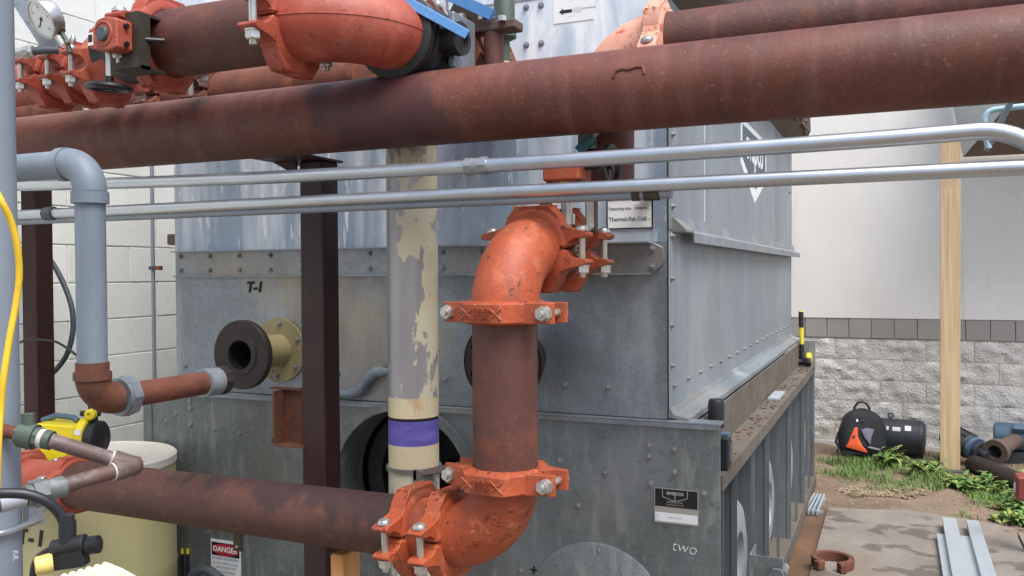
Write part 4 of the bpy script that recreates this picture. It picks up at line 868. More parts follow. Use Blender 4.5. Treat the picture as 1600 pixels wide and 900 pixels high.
# ================================================================== FOREGROUND POLE, HOSE, SMALL MAUVE PIPE
FX, FY_ = -1.443, 1.005
po = thing('support_pole', (FX, FY_, 0), 'pale grey round pole standing at the far left edge of the picture', 'pole')
g = G(); g.tube([(FX, FY_, .0), (FX, FY_, 1.4), (FX, FY_, 3.2)], .057, 48); part('shaft', g, 'pole', po)
pz = (-1.346, 0.9858, 1.216)[2]
g = G(); g.tube([(FX + .0645 * math.cos(R(a)), FY_ + .0645 * math.sin(R(a)), pz + .0) for a in range(-180, 35, 12)] + [(FX + .058, FY_ + .06, pz + .004), (FX + .045, FY_ + .075, pz + .004)], .0055, 10); part('wire_clamp', g, 'emt', po)
g = G(); g.box((FX + .052, FY_ + .055, pz + .012), (.016, .03, .035)); part('strut_end', g, 'galv', po)
lettering('IUL', .012, 'chalk', po, frame((-1.332, 0.9801, 1.187), (0, .0, 1), (.45, -.89, 0)) @ Matrix.Rotation(R(180), 4, 'Z'), depth=.0004)
g = G(); g.tube(smooth([(-1.288, 0.923, 1.787), (-1.277, 0.9275, 1.764), (-1.275, 0.9391, 1.738), (-1.275, 0.9493, 1.698), (-1.281, 0.9566, 1.652), (-1.286, 0.9537, 1.606), (-1.286, 0.9417, 1.55), (-1.285, 0.9302, 1.49), (-1.289, 0.9273, 1.44), (-1.283, 0.9178, 1.381), (-1.286, 0.9148, 1.281), (-1.29, 0.9111, 1.161)]), .0052, 12)
single('hose', g, 'yellow_hose', 'yellow rubber hose curving down the pale grey pole', 'hose')
mp_ = thing('small_pipe', (-1.291, 1.067, 1.353), 'thin mauve pipe bent to a sharp V with a small green valve, lower left', 'pipe')
A0, A1, A2, A3 = [V(q) for q in ((-1.374, 0.9982, 1.388), (-1.307, 1.028, 1.372), (-1.218, 1.12, 1.317), (-1.252, 0.9738, 1.303))]
A4 = V((-1.278, 0.8747, 1.294))
g = G(); g.tube([A1, A1 * .3 + A2 * .7, A2], .0130, 20); part('upper_leg', g, 'mauve', mp_)
g = G(); g.tube([A2, A3, A4], .0130, 20); part('lower_leg', g, 'mauve', mp_)
dA = (A1 - A2).normalized(); dB = (A3 - A2).normalized()
g = G(); g.ball(A2, .0178, 16); g.cyl(A2, A2 + dA * .035, .0172, n=20); g.cyl(A2, A2 + dB * .035, .0172, n=20); part('elbow', g, 'mauve', mp_)
for d_, L in ((dA, .035), (dB, .035)): g = G(); g.ringcyl(A2 + d_ * L, A2 + d_ * (L + .003), .0155, .0125, 20); part('thread_tape', g, 'white_tape', mp_)
g = G(); g.tube([A0 + (A0 - A1) * .4, A0, A0 * .6 + A1 * .4], .0115, 16); part('rusty_nipple', g, 'rust', mp_)
dv = (A1 - A0).normalized()
g = G(); g.cyl(A0 + dv * .02, A0 + dv * .058, .0185, n=8); g.cyl(A0 + dv * .026, A0 + dv * .05, .022, n=20); g.cyl(A0 + dv * .038, A0 + dv * .038 + UP * .026, .011, n=12); g.prism(hexa(.011), basis(A0 + dv * .038 + UP * .026, UP), 0, .012); part('green_valve', g, 'green_valve', mp_)
g = G(); g.ringcyl(A0 + dv * .058, A0 + dv * .066, .0165, .012, 20); part('thread_tape', g, 'white_tape', mp_); g = G(); g.cyl(A0 + dv * .066, A0 + dv * .078, .0165, n=20); part('green_nut', g, 'green_valve', mp_)
dB2 = (A4 - A3).normalized()
g = G(); g.prism(hexa(.0235), basis(A3 + dB2 * .000, dB2), 0, .020); g.cyl(A3 - dB2 * .03, A3 + dB2 * .03, .0175, n=20); part('union_nut', g, 'galv_low', mp_); g = G(); g.cyl(A3 + dB2 * .032, A3 + dB2 * .07, .0145, n=16); part('pale_smear', g, 'grey_paint', mp_)

# ================================================================== DRUM, METERING PUMP, INJECTION VALVE
DXc, DYc, DR, DT = -3.10, 2.655, .318, .885
dr = thing('chemical_drum', (DXc, DYc, 0), 'yellowed translucent chemical drum with white lid, at lower left behind the pipes', 'drum')
g = G(); g.lathe([(DR * .96, .0), (DR, .03), (DR, .40), (DR * 1.012, .42), (DR, .44), (DR, DT - .06), (DR * .985, DT - .02)], Matrix.Translation((DXc, DYc, 0)), 64); part('body', g, 'drum', dr)
g = G(); g.lathe([(DR * .985, DT - .045), (DR * 1.015, DT - .035), (DR * 1.015, DT - .004), (DR * .985, DT + .004), (DR * .94, DT), (DR * .93, DT - .006), (0, DT - .006)], Matrix.Translation((DXc, DYc, 0)), 64); part('lid', g, 'drum_lid', dr)
g = G(); g.lathe([(.10, 0), (.10, .004), (0, .0045)], Matrix.Translation((DXc + .15, DYc - .03, DT - .004)), 24); part('stain', g, 'pink', dr)
for ch, dx in (('T', -.062), ('-', -.014), ('1', .032)):
    px = (-3.074, 2.36, 0.643)[0] + dx; yy = DYc - math.sqrt(max(0, DR ** 2 - (px - DXc) ** 2)) - .0015; nrm = V((px - DXc, yy - DYc, 0)).normalized()
    lettering(ch, .085, 'ink', dr, frame((px, yy, .625), UP.cross(nrm), nrm), bold=.003, shear=.15)
pu = thing('metering_pump', (-3.04, 2.476, 0.9156), 'yellow metering pump with black round head on the white drum lid', 'pump')
pc = V((-3.059, 2.469, 0.9828)); ax = V((.90, .30, 0)).normalized(); fr_ = frame(pc, ax, UP)
g = G(); g.prism([(-.085, -.08), (.04, -.08), (.065, -.02), (.085, -.01), (.085, .075), (-.07, .085), (-.085, .07)], fr_ @ Matrix.Rotation(R(90), 4, 'X'), -.07, .07); part('body', g, 'yellow', pu, None, .008)
g = G(); g.lathe([(.068, .0), (.068, .03), (.060, .034)], frame(pc + ax * .085 + UP * .03, UP, ax), 32); part('collar', g, 'yellow', pu); g = G(); g.lathe([(.071, .034), (.071, .07), (.06, .078), (0, .08)], frame(pc + ax * .085 + UP * .015, UP, ax), 32); part('pump_head', g, 'black', pu)
g = G(); g.tube([pc + ax * -.09 + UP * .085, pc + ax * -.03 + UP * .105, pc + ax * .04 + UP * .098, pc + ax * .06 + UP * .085], .012, 10); part('handle', g, 'motor_blue', pu)
g = G(); h0 = pc + ax * .13 + UP * .085; g.cyl(h0, h0 + UP * .05, .014, n=12); g.cyl(h0 + V((-.05, -.02, .03)), h0 + V((.02, .01, .03)), .012, n=12); part('valve_head', g, 'black', pu)
g = G(); f2 = V((.25, -.97, 0)); g.lathe([(.022, 0), (.022, .02), (.016, .024), (.010, .024), (.008, .012), (0, .012)], frame(h0 + UP * .03 + f2 * .012, UP, f2), 16); part('knob', g, 'yellow', pu)
sd = fr_.col[1].xyz; sd = sd if sd.y < 0 else -sd
g = G(); g.box((0, 0, 0), (.05, .004, .04), fr_ @ Matrix.Translation((-.035, (-1 if fr_.col[1].xyz.y > 0 else 1) * .071, .04))); part('panel', g, 'neck', pu)
g = G(); g.box((0, 0, 0), (.028, .003, .02), frame(pc + ax * .10 + UP * .05 + sd * .068, ax, UP)); part('label', g, 'sticker', pu)
g = G()
for i in range(7): g.ball(V((-3.1, 2.363, 0.9332)) + V((random.uniform(-.06, .07), random.uniform(-.03, .03), random.uniform(-.025, .02))), (random.uniform(.03, .05), .03, random.uniform(.015, .03)), 10, Matrix.Rotation(random.uniform(-.6, .6), 4, 'Y'))
single('rag', g, 'drum_lid', 'crumpled white rag lying beside the yellow pump', 'cloth', angle=80)
iv = thing('injection_valve', (-1.132, 0.9161, 1.237), 'black plastic cable fitting with a cream-yellow cap, at bottom left', 'valve')
q = V((-1.131, 0.9165, 1.237)); X_ = _r; Yv = -_f; Zv = UP
def lc(a, b, c): return q + X_ * a + Yv * b + Zv * c
g = G(); g.cyl(lc(.0, 0, .012), lc(0, 0, .046), .0125, n=18); g.cyl(lc(0, 0, .040), lc(0, 0, .056), .0105, n=10); part('gland', g, 'black', iv)
g = G(); g.cyl(lc(-.022, .0, .004), lc(.028, 0, .014), .0135, n=16); g.box((0, 0, 0), (.05, .022, .026), frame(lc(.003, 0, -.010), X_ + UP * .15, UP)); part('body', g, 'black', iv, None, .002)
g = G(); g.lathe([(.011, 0), (.0135, .002), (.0135, .018), (.009, .02)], basis(lc(.029, 0, .009), X_ + UP * .15), 12); part('end_cap', g, 'black_gloss', iv)
g = G(); g.lathe([(.0125, 0), (.0145, .004), (.0135, .022), (.010, .024), (.007, .022), (.0065, .010), (0, .010)], basis(lc(-.016, .012, -.012), X_ * -.85 + Yv * .5 + UP * -.1), 14); part('cream_cap', g, 'cream_cap', iv, label='cream-yellow screw cap')
g = G(); g.tube(smooth([(-1.212, 0.839, 1.333), (-1.187, 0.8608, 1.333), (-1.166, 0.8808, 1.328), (-1.149, 0.8989, 1.314), (-1.141, 0.9132, 1.292), (-1.133, 0.9163, 1.27)]), .0078, 14); part('cable', g, 'cable', iv)
g = G(); g.tube(smooth([lc(-.02, .0, .006), (-1.162, 0.9026, 1.236), (-1.173, 0.8978, 1.226), (-1.178, 0.8952, 1.209), (-1.18, 0.8938, 1.172)]), .0052, 12); part('thin_cable', g, 'cable', iv)
rb = thing('ribbed_cover', (-0.9544, 0.8301, 1.244), 'cream plastic ribbed cover poking up at the bottom edge, lower left', 'cover')
e0, e1, e2, e3 = V((-1.017, 0.8138, 1.248)), V((-0.9786, 0.8526, 1.258)), V((-0.8765, 0.8101, 1.265)), V((-0.9146, 0.7712, 1.249))
g = G(); g.add([e0, e1, e2, e3] + [q - UP * .10 for q in (e0, e1, e2, e3)], [(0, 1, 2, 3), (4, 7, 6, 5), (0, 4, 5, 1), (1, 5, 6, 2), (2, 6, 7, 3), (3, 7, 4, 0)]); part('shell', g, 'ribbed', rb)
for i in range(6): a = e0.lerp(e1, (i + .3) / 5.5); b = e3.lerp(e2, (i + .3) / 5.5); g = G(); g.tube([a - UP * .001, a.lerp(b, .5) + UP * .001, b], .0048, 10); part('rib', g, 'ribbed', rb)

# ================================================================== SMALL THINGS ROUND THE TOWER
wb = single('wood_block', G().box((0, 0, 0), (.045, .085, .87), Matrix.Translation((-1.46, 2.11, 0.845)) @ Matrix.Translation((0, 0, -.435)) @ Matrix.Rotation(R(-8), 4, 'Z')), 'wood2', 'sawn timber post propping up the lower brown pipe', 'timber', .008)
ds = thing('danger_sign', (-2.70, TY0 - .05, .40), 'small white DANGER sign with a red oval, on the tower under the brown pipe', 'sign')
g = G(); sx0, sx1, sz1, sz0 = -2.785, -2.618, .475, .275; g.span((sx0, TY0 - .012, sz0), (sx1, TY0 - .008, sz1)); part('plate', g, 'sticker', ds)
g = G(); g.span((sx0 + .006, TY0 - .0135, sz1 - .07), (sx1 - .006, TY0 - .012, sz1 - .012)); hd = part('header', g, 'plate_black', ds)
g = G(); g.prism([(.075 * math.cos(R(a)), .0265 * math.sin(R(a))) for a in range(0, 360, 12)], on_front((sx0 + sx1) / 2, TY0 - .0135, sz1 - .041), 0, .001); ov = part('red_oval', g, 'sign_red', ds)
lettering('DANGER', .034, 'sticker', ds, on_front((sx0 + sx1) / 2, TY0 - .0146, sz1 - .041), bold=.0007, depth=.0006)
for body, dz, sz in (('MOVING EQUIPMENT', .083, .0155), ('DO NOT REMOVE GUARD', .104, .012), ('UNTIL POWER IS OFF', .122, .012), ('LOCK OUT BEFORE', .142, .012), ('SERVICING UNIT', .158, .012)):
    lettering(body, sz, 'grey_ink', ds, on_front((sx0 + sx1) / 2, TY0 - .0122, sz1 - dz), depth=.0004)
for i, px in enumerate((284, 294)):
    q = V((-2.934, 2.985, 0.3866)) + V((i * .032 - .016, 0, i * .004))
    pr = thing('probe', q, 'yellow-tipped black probe beside the DANGER sign, ' + ('left' if i == 0 else 'right') + ' one of the pair', 'probe', 'yellow-tipped probes')
    g = G(); g.cyl(q + V((0, 0, -.10)), q + V((0, 0, .0)), .008, n=10); part('body', g, 'black', pr); g = G(); g.cyl(q, q + V((0, 0, .022)), .0065, n=10); part('tip', g, 'yellow', pr); g = G(); g.tube([q + V((0, 0, -.1)), q + V((-.01, -.01, -.2)), q + V((-.02, 0, -.4)), (q.x, q.y, .02)], .003, 6); part('lead', g, 'cable', pr)
g = G(); g.tube(smooth([(-2.65, 2.9, 0.3395), (-2.731, 2.9, 0.3703), (-2.812, 2.9, 0.3315), (-2.85, 2.9, 0.2412)]), .02, 12); single('hose', g, 'hose_grey', 'dark grey hose loop low beside the DANGER sign', 'hose')
hb = thing('hanger_strap', (-2.55, 2.95, .5), 'dark metal strap hanging from brown pipe over the DANGER sign corner', 'strap')
g = G(); s0 = V((-2.468, 2.8, 0.5428)); g.span((s0.x - .022, 2.80, s0.z - .03), (s0.x + .022, 2.806, s0.z + .16)); part('strap', g, 'dark_iron', hb); g = G(); g.cyl(s0 + V((0, -.008, -.01)), s0 + V((0, .002, -.01)), .006, n=8); part('rivet', g, 'zinc', hb)
# wall conduit with rusty clamp
wc = thing('wall_conduit', (LX + .5, 3.6, 0), 'slim grey upright conduit beside the tower, held by a rusty clamp', 'conduit')
wx, wy = (-3.692, 3.55, 1.583)[0], 3.55
g = G(); g.tube([(wx, wy, 0), (wx, wy, 1.5), (wx, wy, 3.0)], .0105, 14); part('tube', g, 'emt_grey', wc)
cz0 = (-3.665, 3.55, 1.691)[2]; g = G(); g.span((wx - .018, wy - .014, cz0 - .010), (wx + .018, wy + .014, cz0 + .010)); part('clamp', g, 'hose_grey', wc); g = G(); g.span((wx + .018, wy - .012, cz0 - .011), (wx + .058, wy + .012, cz0 + .011)); part('clamp_foot', g, 'rust', wc)
g = G(); g.tube(smooth([(-3.846, 2.95, 1.837), (-3.776, 2.95, 1.774), (-3.707, 2.95, 1.705), (-3.639, 2.95, 1.609), (-3.59, 2.95, 1.502), (-3.583, 2.95, 1.395), (-3.62, 2.95, 1.286), (-3.691, 2.95, 1.207), (-3.781, 2.95, 1.15), (-3.894, 2.95, 1.101)]), .0125, 14); single('hose', g, 'hose_grey', 'thick dark hose bowing out to the right of the far-left brown post', 'hose')
g = G(); g.tube(smooth([(-3.582, 2.66, 1.35), (-3.507, 2.66, 1.369), (-3.365, 2.66, 1.369), (-3.287, 2.66, 1.347), (-3.21, 2.66, 1.307), (-3.166, 2.67, 1.256), (-3.162, 2.68, 1.075)]), .0055, 10); single('cable', g, 'cable', 'thin black cable crossing in front of the far-left brown post', 'cable')
# pressure gauge on a strut
pg = thing('pressure_gauge', (-2.334, 1.831, 2.421), 'round white-faced pressure gauge on a steel strut at top left', 'gauge')
gc = V((-2.332, 1.831, 2.422)); nrm = (X_ * -.50 - UP * .50 + Yv * .70).normalized(); KG = Matrix.Scale(.74, 4); gm = basis(gc, nrm, X_) @ KG
g = G(); g.lathe([(.074, -.045), (.076, -.042), (.076, .0), (.080, .002), (.080, .010), (.074, .012), (.073, .006), (0, .006)], gm, 48); part('case', g, 'zinc', pg)
g = G(); g.lathe([(.0725, .0062), (.0725, .0068), (0, .0068)], gm, 40); dl_ = part('dial', g, 'sticker', pg)
g = G()
for i in range(21):
    a = R(-45 + 270 * i / 20); w = .012 if i % 5 == 0 else .007; g.box((0, 0, 0), (w, .0016, .0005), gm @ Matrix.Rotation(a, 4, 'Z') @ Matrix.Translation((.064 - w / 2, 0, .0071)))
part('tick_marks', g, 'grey_ink', dl_)
g = G(); g.box((0, 0, 0), (.06, .004, .001), gm @ Matrix.Rotation(R(235), 4, 'Z') @ Matrix.Translation((.018, 0, .0085))); g.lathe([(.007, .007), (.007, .010), (0, .010)], gm, 14); part('needle', g, 'ink', dl_)
for i, nn in enumerate(('0', '50', '100', '150', '200')): a = R(225 - 67.5 * i); lettering(nn, .012, 'grey_ink', dl_, gm @ Matrix.Translation((.047 * math.cos(a), .047 * math.sin(a), .007)), depth=.0002)
g = G(); s0 = V((-2.297, 1.868, 2.387)); g.cyl(s0, V((-2.304, 1.865, 2.395)), .014, n=6); g.tube([(-2.302, 1.866, 2.391), (-2.291, 1.87, 2.372), (-2.281, 1.874, 2.353), (-2.274, 1.877, 2.325)], .0075, 10); part('stem', g, 'green_valve', pg)
g = G(); g.cyl((-2.276, 1.866, 2.354), (-2.258, 1.874, 2.365), .006, n=8); g.ball((-2.258, 1.874, 2.361), (.008, .008, .016), 10); part('gauge_cock', g, 'zinc', pg)
a, b = V((-2.489, 1.852, 2.54)), V((-2.373, 1.899, 2.345)); d = (b - a).normalized()
g = G(); g.box((0, 0, 0), ((b - a).length, .052, .006), frame((a + b) / 2, d, Yv)); g.box((0, .024, -.012), ((b - a).length, .004, .024), frame((a + b) / 2, d, Yv)); part('strut', g, 'galv', pg)
fh = thing('flexible_conduit', (-2.344, 1.824, 2.329), 'short grey flexible conduit with silver connector below the pressure gauge', 'conduit')
g = G(); g.tube([(-2.362, 1.817, 2.325), (-2.327, 1.832, 2.328), (-2.306, 1.863, 2.333)], .0125, 12); part('tube', g, 'hose_grey', fh); g = G(); g.cyl((-2.414, 1.793, 2.321), (-2.379, 1.809, 2.321), .014, n=16); g.cyl((-2.383, 1.807, 2.321), (-2.369, 1.813, 2.323), .020, n=8); g.cyl((-2.369, 1.813, 2.323), (-2.357, 1.819, 2.325), .018, n=8); part('connector', g, 'zinc', fh)

# ================================================================== THINGS ON THE DECK
hm = thing('sledge_hammer', (-.625, 6.74, DZ), 'sledge hammer with yellow and black handle standing upright on the rusty deck', 'hammer')
hx, hy = -.607, 6.72
g = G(); g.lathe([(.030, -.062), (.033, -.055), (.033, -.03), (.028, -.02), (.028, .02), (.033, .03), (.033, .055), (.030, .062)], frame((hx, hy, DZ + .034), (0, 1, 0), (1, .2, 0)), 8); part('head', g, 'black_gloss', hm, None, .003)
def rod(a, b, ra, rb, mat, nm): g = G(); g.tube([(hx - .022 * a, hy, DZ + a), (hx - .022 * b, hy, DZ + b)], [ra, rb], 14); part(nm, g, mat, hm)
rod(.06, .165, .021, .017, 'black', 'collar'); rod(.165, .29, .0135, .0150, 'yellow', 'handle'); rod(.29, .405, .0185, .0175, 'black', 'grip'); rod(.405, .412, .017, .015, 'yellow', 'butt')
tp = thing('tape_measure', (-.585, 6.88, DZ), 'round yellow object, perhaps a tape measure, behind the hammer on the deck', 'tape measure')
g = G(); g.lathe([(.030, -.02), (.043, -.014), (.045, 0), (.043, .014), (.030, .02)], frame((-.572, 6.86, DZ + .046), (0, 1, 0), (.5, -.8, 0)), 24); part('case', g, 'yellow', tp, None, .003); g = G(); g.box((-.556, 6.83, DZ + .012), (.03, .02, .022)); part('clip', g, 'zinc', tp)
ht = thing('hand_tool', (-.60, 3.2, DZ), 'black cordless hand tool standing on the deck behind the tower corner plate', 'tool')
tx, ty = (-0.5928, 3.22, 1.121)[0], 3.22
g = G(); g.lathe([(.026, 0), (.030, .004), (.030, .085), (.027, .10), (.024, .105), (0, .106)], Matrix.Translation((tx, ty, (-0.5929, 3.22, 1.078)[2])), 20); part('motor_case', g, 'black', ht)
g = G(); g.tube([(tx + .006, ty, DZ), (tx, ty, (-0.5929, 3.22, 1.078)[2])], .018, 14); part('grip', g, 'black_gloss', ht)
cx_ = (-0.5476, 3.12, 1.024); g = G(); g.box((0, 0, 0), (.035, .07, .115), Matrix.Translation((cx_[0] + .004, 3.12, DZ + .058))); part('battery', g, 'black', ht, None, .006); g = G(); g.box((cx_[0] + .004, 3.12, DZ + .122), (.03, .05, .012)); part('battery_top', g, 'motor_blue', ht)
g = G(); g.box((0, 0, 0), (.004, .05, .06), Matrix.Translation((cx_[0] + .0225, 3.12, DZ + .06))); part('battery_label', g, 'hose_grey', ht)
g = G()
for i in range(120):
    y = random.uniform(3.1, 6.8); g.box((0, 0, 0), (random.uniform(.003, .010), random.uniform(.004, .02), random.uniform(.002, .005)), Matrix.Translation((random.uniform(-.625, DX1 - .015), y, DZ + .002)) @ Matrix.Rotation(random.uniform(0, 3), 4, 'Z'))
o = part('deck_litter', g, 'rust_dark', None); o['kind'] = 'stuff'
g = G(); g.box((-.59, 5.02, DZ + .008), (.06, .30, .016)); single('scrap_plate', g, 'grey_paint', 'small pale grey scrap strip lying on the rusty deck', 'scrap', .003)

# ================================================================== RIGHT-HAND YARD
def limb(g, *a): g.tube(*a)
# stud
sd_ = thing('lumber_stud', (.435, 7.9, 0), 'tall pale pine plank standing upright in front of the building wall', 'plank')
g = G(); g.span((.362, 7.88, .03), (.508, 7.918, 2.72)); part('board', g, 'wood', sd_, None, .003)
g = G(); g.box((.425, 7.87, .022), (.20, .10, .016)); single('foot_plate', g, 'hose_grey', 'thin grey plate under the foot of the pine plank', 'plate', .003)
# backpack
bk = thing('backpack', (-.245, 8.12, 0), 'black backpack with a bright orange front panel, leaning on the block wall', 'backpack')
bc = V((-.235, 8.22, .03)); bx = V((.985, .17, 0)); bf = frame(bc, bx, V((-.04, .10, 1)))
def shell(w, d, h, pw, n=28, k=14):
    g = G(); vs = []; fs = []
    for j in range(k + 1):
        t_ = j / k; z = h * t_; sw = (1 - max(0, t_ - .35) ** 2.2 * 1.25) * (0.88 + .12 * min(1, t_ * 6)); top = math.sqrt(max(0, 1 - max(0, (t_ - .8) / .2) ** 2))
        sw *= (.25 + .75 * top); sdp = (.8 + .2 * min(1, t_ * 5)) * (1 - .45 * t_ ** 1.5) * (.3 + .7 * top)
        for i in range(n):
            a = 2 * math.pi * i / n; c, s = math.cos(a), math.sin(a); wv = 1 + .03 * noise.noise(V((c * 2, s * 2, t_ * 5)))
            vs.append((math.copysign(abs(c) ** pw, c) * w / 2 * sw * wv, math.copysign(abs(s) ** pw, s) * d / 2 * sdp * wv, z))
    for j in range(k):
        for i in range(n): q = (i + 1) % n; fs.append((j * n + i, j * n + q, (j + 1) * n + q, (j + 1) * n + i))
    fs += [tuple(reversed(range(n))), tuple(k * n + i for i in range(n))]
    return g.add(vs, fs)
part('bag', shell(.40, .26, .41, .62), 'pack_black', bk, bf, 0, None, 70)
def patch(poly, y0, lift, mat, nm, bulge=.03):
    g = G(); n = len(poly); cx = sum(p[0] for p in poly) / n; cz = sum(p[1] for p in poly) / n
    vs = []; fs = []
    for L, (k, h) in enumerate(((1, 0), (.98, lift * .7), (.8, lift), (.4, lift * 1.15))): vs += [(cx + (x - cx) * k, y0 - .03 - h + .02 * ((cx + (x - cx) * k) / .15) ** 2 + .07 * max(0, (cz + (z - cz) * k) / .4) ** 1.4, cz + (z - cz) * k) for x, z in poly]
    for L in range(3):
        for i in range(n): j = (i + 1) % n; fs.append((L * n + i, L * n + j, (L + 1) * n + j, (L + 1) * n + i))
    fs.append(tuple(3 * n + i for i in range(n))); g.add(vs, fs); return part(nm, g, mat, bk, bf, 0, None, 60)
patch([(-.155, .075), (-.14, .10), (-.105, .19), (-.08, .245), (-.055, .25), (-.055, .17), (-.02, .09), (.02, .045), (.012, .035), (-.06, .05)], -.112, .016, 'pack_orange', 'orange_panel')
patch([(-.20, .0), (-.18, .045), (-.06, .032), (.03, .02), (.12, .03), (.17, .03), (.18, .0)], -.105, .02, 'pack_black', 'bottom_pocket')
patch([(-.03, .23), (.02, .245), (.08, .235), (.055, .16), (.045, .10), (-.01, .17)], -.112, .012, 'pack_grey', 'grey_panel')
g = G(); g.lathe([(.012, 0), (.012, .006), (0, .007)], bf @ frame((-.088, -.135, .17), (1, 0, 0), (0, -1, 0)), 14); part('zip_badge', g, 'hose_grey', bk)
g = G(); g.box((0, 0, 0), (.10, .006, .014), bf @ Matrix.Translation((.075, -.142, .075)) @ Matrix.Rotation(R(12), 4, 'Y')); part('reflective_strip', g, 'plate_silver', bk)
lettering('II', .03, 'chalk', bk, bf @ frame((-.055, -.095, .305), (1, 0, 0), (0, -1, .3)), depth=.002, bold=.002)
g = G(); g.box((0, 0, 0), (.04, .004, .008), bf @ Matrix.Translation((-.01, -.10, .305))); part('brand_strip', g, 'hose_grey', bk)
for dy in (-.01, .03):
    g = G(); g.tube([bf @ V(p) for p in ((-.07, dy, .36), (-.06, dy, .42), (-.035, dy, .455), (0, dy, .465), (.035, dy, .455), (.06, dy, .42), (.07, dy, .36))], .008, 8); part('handle', g, 'pack_black', bk)
g = G(); g.tube([bf @ V(p) for p in ((-.16, 0, .26), (-.205, -.02, .18), (-.225, -.03, .11), (-.20, -.04, .06), (-.22, -.08, .03))], .011, 8); part('side_strap', g, 'pack_black', bk)
# dark motor beside it
mo = thing('dark_motor', (.08, 8.42, 0), 'dark grey cylindrical electric motor lying behind the black backpack', 'motor')
m0, m1 = V((-.13, 8.47, .17)), V((.27, 8.44, .165)); dm = (m1 - m0).normalized()
g = G(); g.lathe([(.12, 0), (.155, .012), (.16, .03), (.16, .36), (.156, .385), (.13, .40), (.05, .402), (0, .402)], basis(m0, dm), 40); part('frame', g, 'motor', mo)
for h in (.04, .35): g = G(); g.ringcyl(m0 + dm * h, m0 + dm * (h + .012), .163, .155, 40); part('band', g, 'motor', mo)
g = G(); g.torus(m0 + dm * .12 + UP * .19, (.1, -1, 0), .02, .006, 20, 8); g.cyl(m0 + dm * .12 + UP * .155, m0 + dm * .12 + UP * .172, .008, n=10); part('lifting_eye', g, 'motor', mo)
def wrap(h0, h1, a0, a1, mat, nm):
    g = G(); vs = []; fs = []
    for i in range(7):
        a = R(a0 + (a1 - a0) * i / 6); nn = V((0, -math.cos(a), math.sin(a)))
        for h in (h0, h1): vs += [m0 + dm * h + nn * .161, m0 + dm * h + nn * .1625]
    for i in range(6): k = 4 * i; fs += [(k + 1, k + 3, k + 7, k + 5), (k, k + 1, k + 5, k + 4), (k + 2, k + 6, k + 7, k + 3)]
    g.add(vs, fs); part(nm, g, mat, mo)
wrap(.085, .105, 30, 42, 'plate_silver', 'label'); wrap(.135, .20, 28, 42, 'plate_silver', 'label'); wrap(.235, .285, 32, 50, 'sticker', 'label')
g = G(); g.span((-.10, 8.38, 0), (.0, 8.55, .03)).span((.16, 8.38, 0), (.25, 8.55, .03)); part('foot', g, 'motor', mo)
# motors and flanged pipe at right
mb = thing('pump_motor', (.60, 8.2, 0), 'dark pump motor lying askew behind the foot of the pine plank', 'motor')
a, b = V((.44, 8.40, .23)), V((.78, 8.05, .10)); d = (b - a).normalized()
g = G(); g.lathe([(.06, 0), (.10, .01), (.105, .03), (.105, .24), (.09, .26), (.06, .27), (.06, .33), (.085, .335), (.085, .36), (.05, .365), (.05, .44), (0, .44)], basis(a, d), 28); part('frame', g, 'motor', mb)
g = G(); g.box((0, 0, 0), (.07, .004, .05), frame(a + d * .10 + V((-.02, -.09, .06)), d, (-.2, -.5, .8)) @ Matrix.Rotation(R(90), 4, 'X')); part('label', g, 'pale_teal', mb); g = G(); g.ringcyl(a + d * .27, a + d * .31, .098, .05, 24); part('blue_band', g, 'motor_blue', mb)
g = G()
for i in range(10): aa = R(36 * i); bmx = basis(a, d); g.box((0, 0, 0), (.012, .004, .20), bmx @ Matrix.Rotation(aa, 4, 'Z') @ Matrix.Translation((.108, 0, .135)))
part('cooling_ribs', g, 'motor', mb)
fp = thing('dark_pipe', (.9, 7.6, 0), 'dark iron pipe with open flanged end lying in the weeds at right', 'pipe')
a, b = V((.62, 8.02, .06)), V((.98, 7.0, .10)); g = G(); g.ringcyl(a, b, .075, .062, 28); part('tube', g, 'flange', fp)
a2 = V((.80, 8.12, .17)); g = G(); g.ringcyl(a2, a2 + V((-.03, -.06, -.005)), .10, .055, 28); g.ringcyl(a2, a2 + V((.15, .25, .05)), .065, .05, 24); g.cyl(a2 + V((.03, .05, .01)), a2 + V((.032, .054, .01)), .055); part('flange', g, 'eave', fp)
bm2 = thing('blue_motor', (1.05, 8.45, 0), 'blue-grey motor lying against the wall at the right edge', 'motor')
a, b = V((.80, 8.48, .23)), V((1.35, 8.42, .23)); d = (b - a).normalized()
g = G(); g.lathe([(.08, 0), (.115, .012), (.12, .03), (.12, .45), (.10, .48), (0, .49)], basis(a, d), 32); part('frame', g, 'motor_blue', bm2); g = G(); g.span((.86, 8.36, .02), (1.3, 8.56, .12)); part('cradle', g, 'motor', bm2)
g = G(); g.box((0, 0, 0), (.13, .07, .10), frame(a + d * .2 + V((0, -.09, .075)), d, (0, -.6, .8))); part('terminal_box', g, 'motor_blue', bm2, None, .008)
# red box on a stake
rx = thing('red_post_box', (.72, 5.72, 0), 'red box on a dark stake cut off by the right edge', 'box')
g = G(); g.span((.652, 5.66, .335), (.82, 5.80, .475)); part('box', g, 'dull_red', rx, None, .015); g = G(); g.cyl((.652, 5.72, .40), (.646, 5.72, .40), .03, n=16); part('lens', g, 'chalk', rx); g = G(); g.span((.70, 5.705, .03), (.73, 5.735, .335)); part('stake', g, 'motor', rx)
# salmon pipe end at right edge
g = G(); c_ = V((0.6018, 4.857, 2.035)); g.lathe([(0, -.004), (.05, 0), (.062, .012), (.066, .03), (.066, .6)], frame(c_, UP, V((.98, .1, 0))), 32); single('salmon_pipe', g, 'salmon', 'rounded end of a salmon-pink pipe at the right edge', 'pipe')
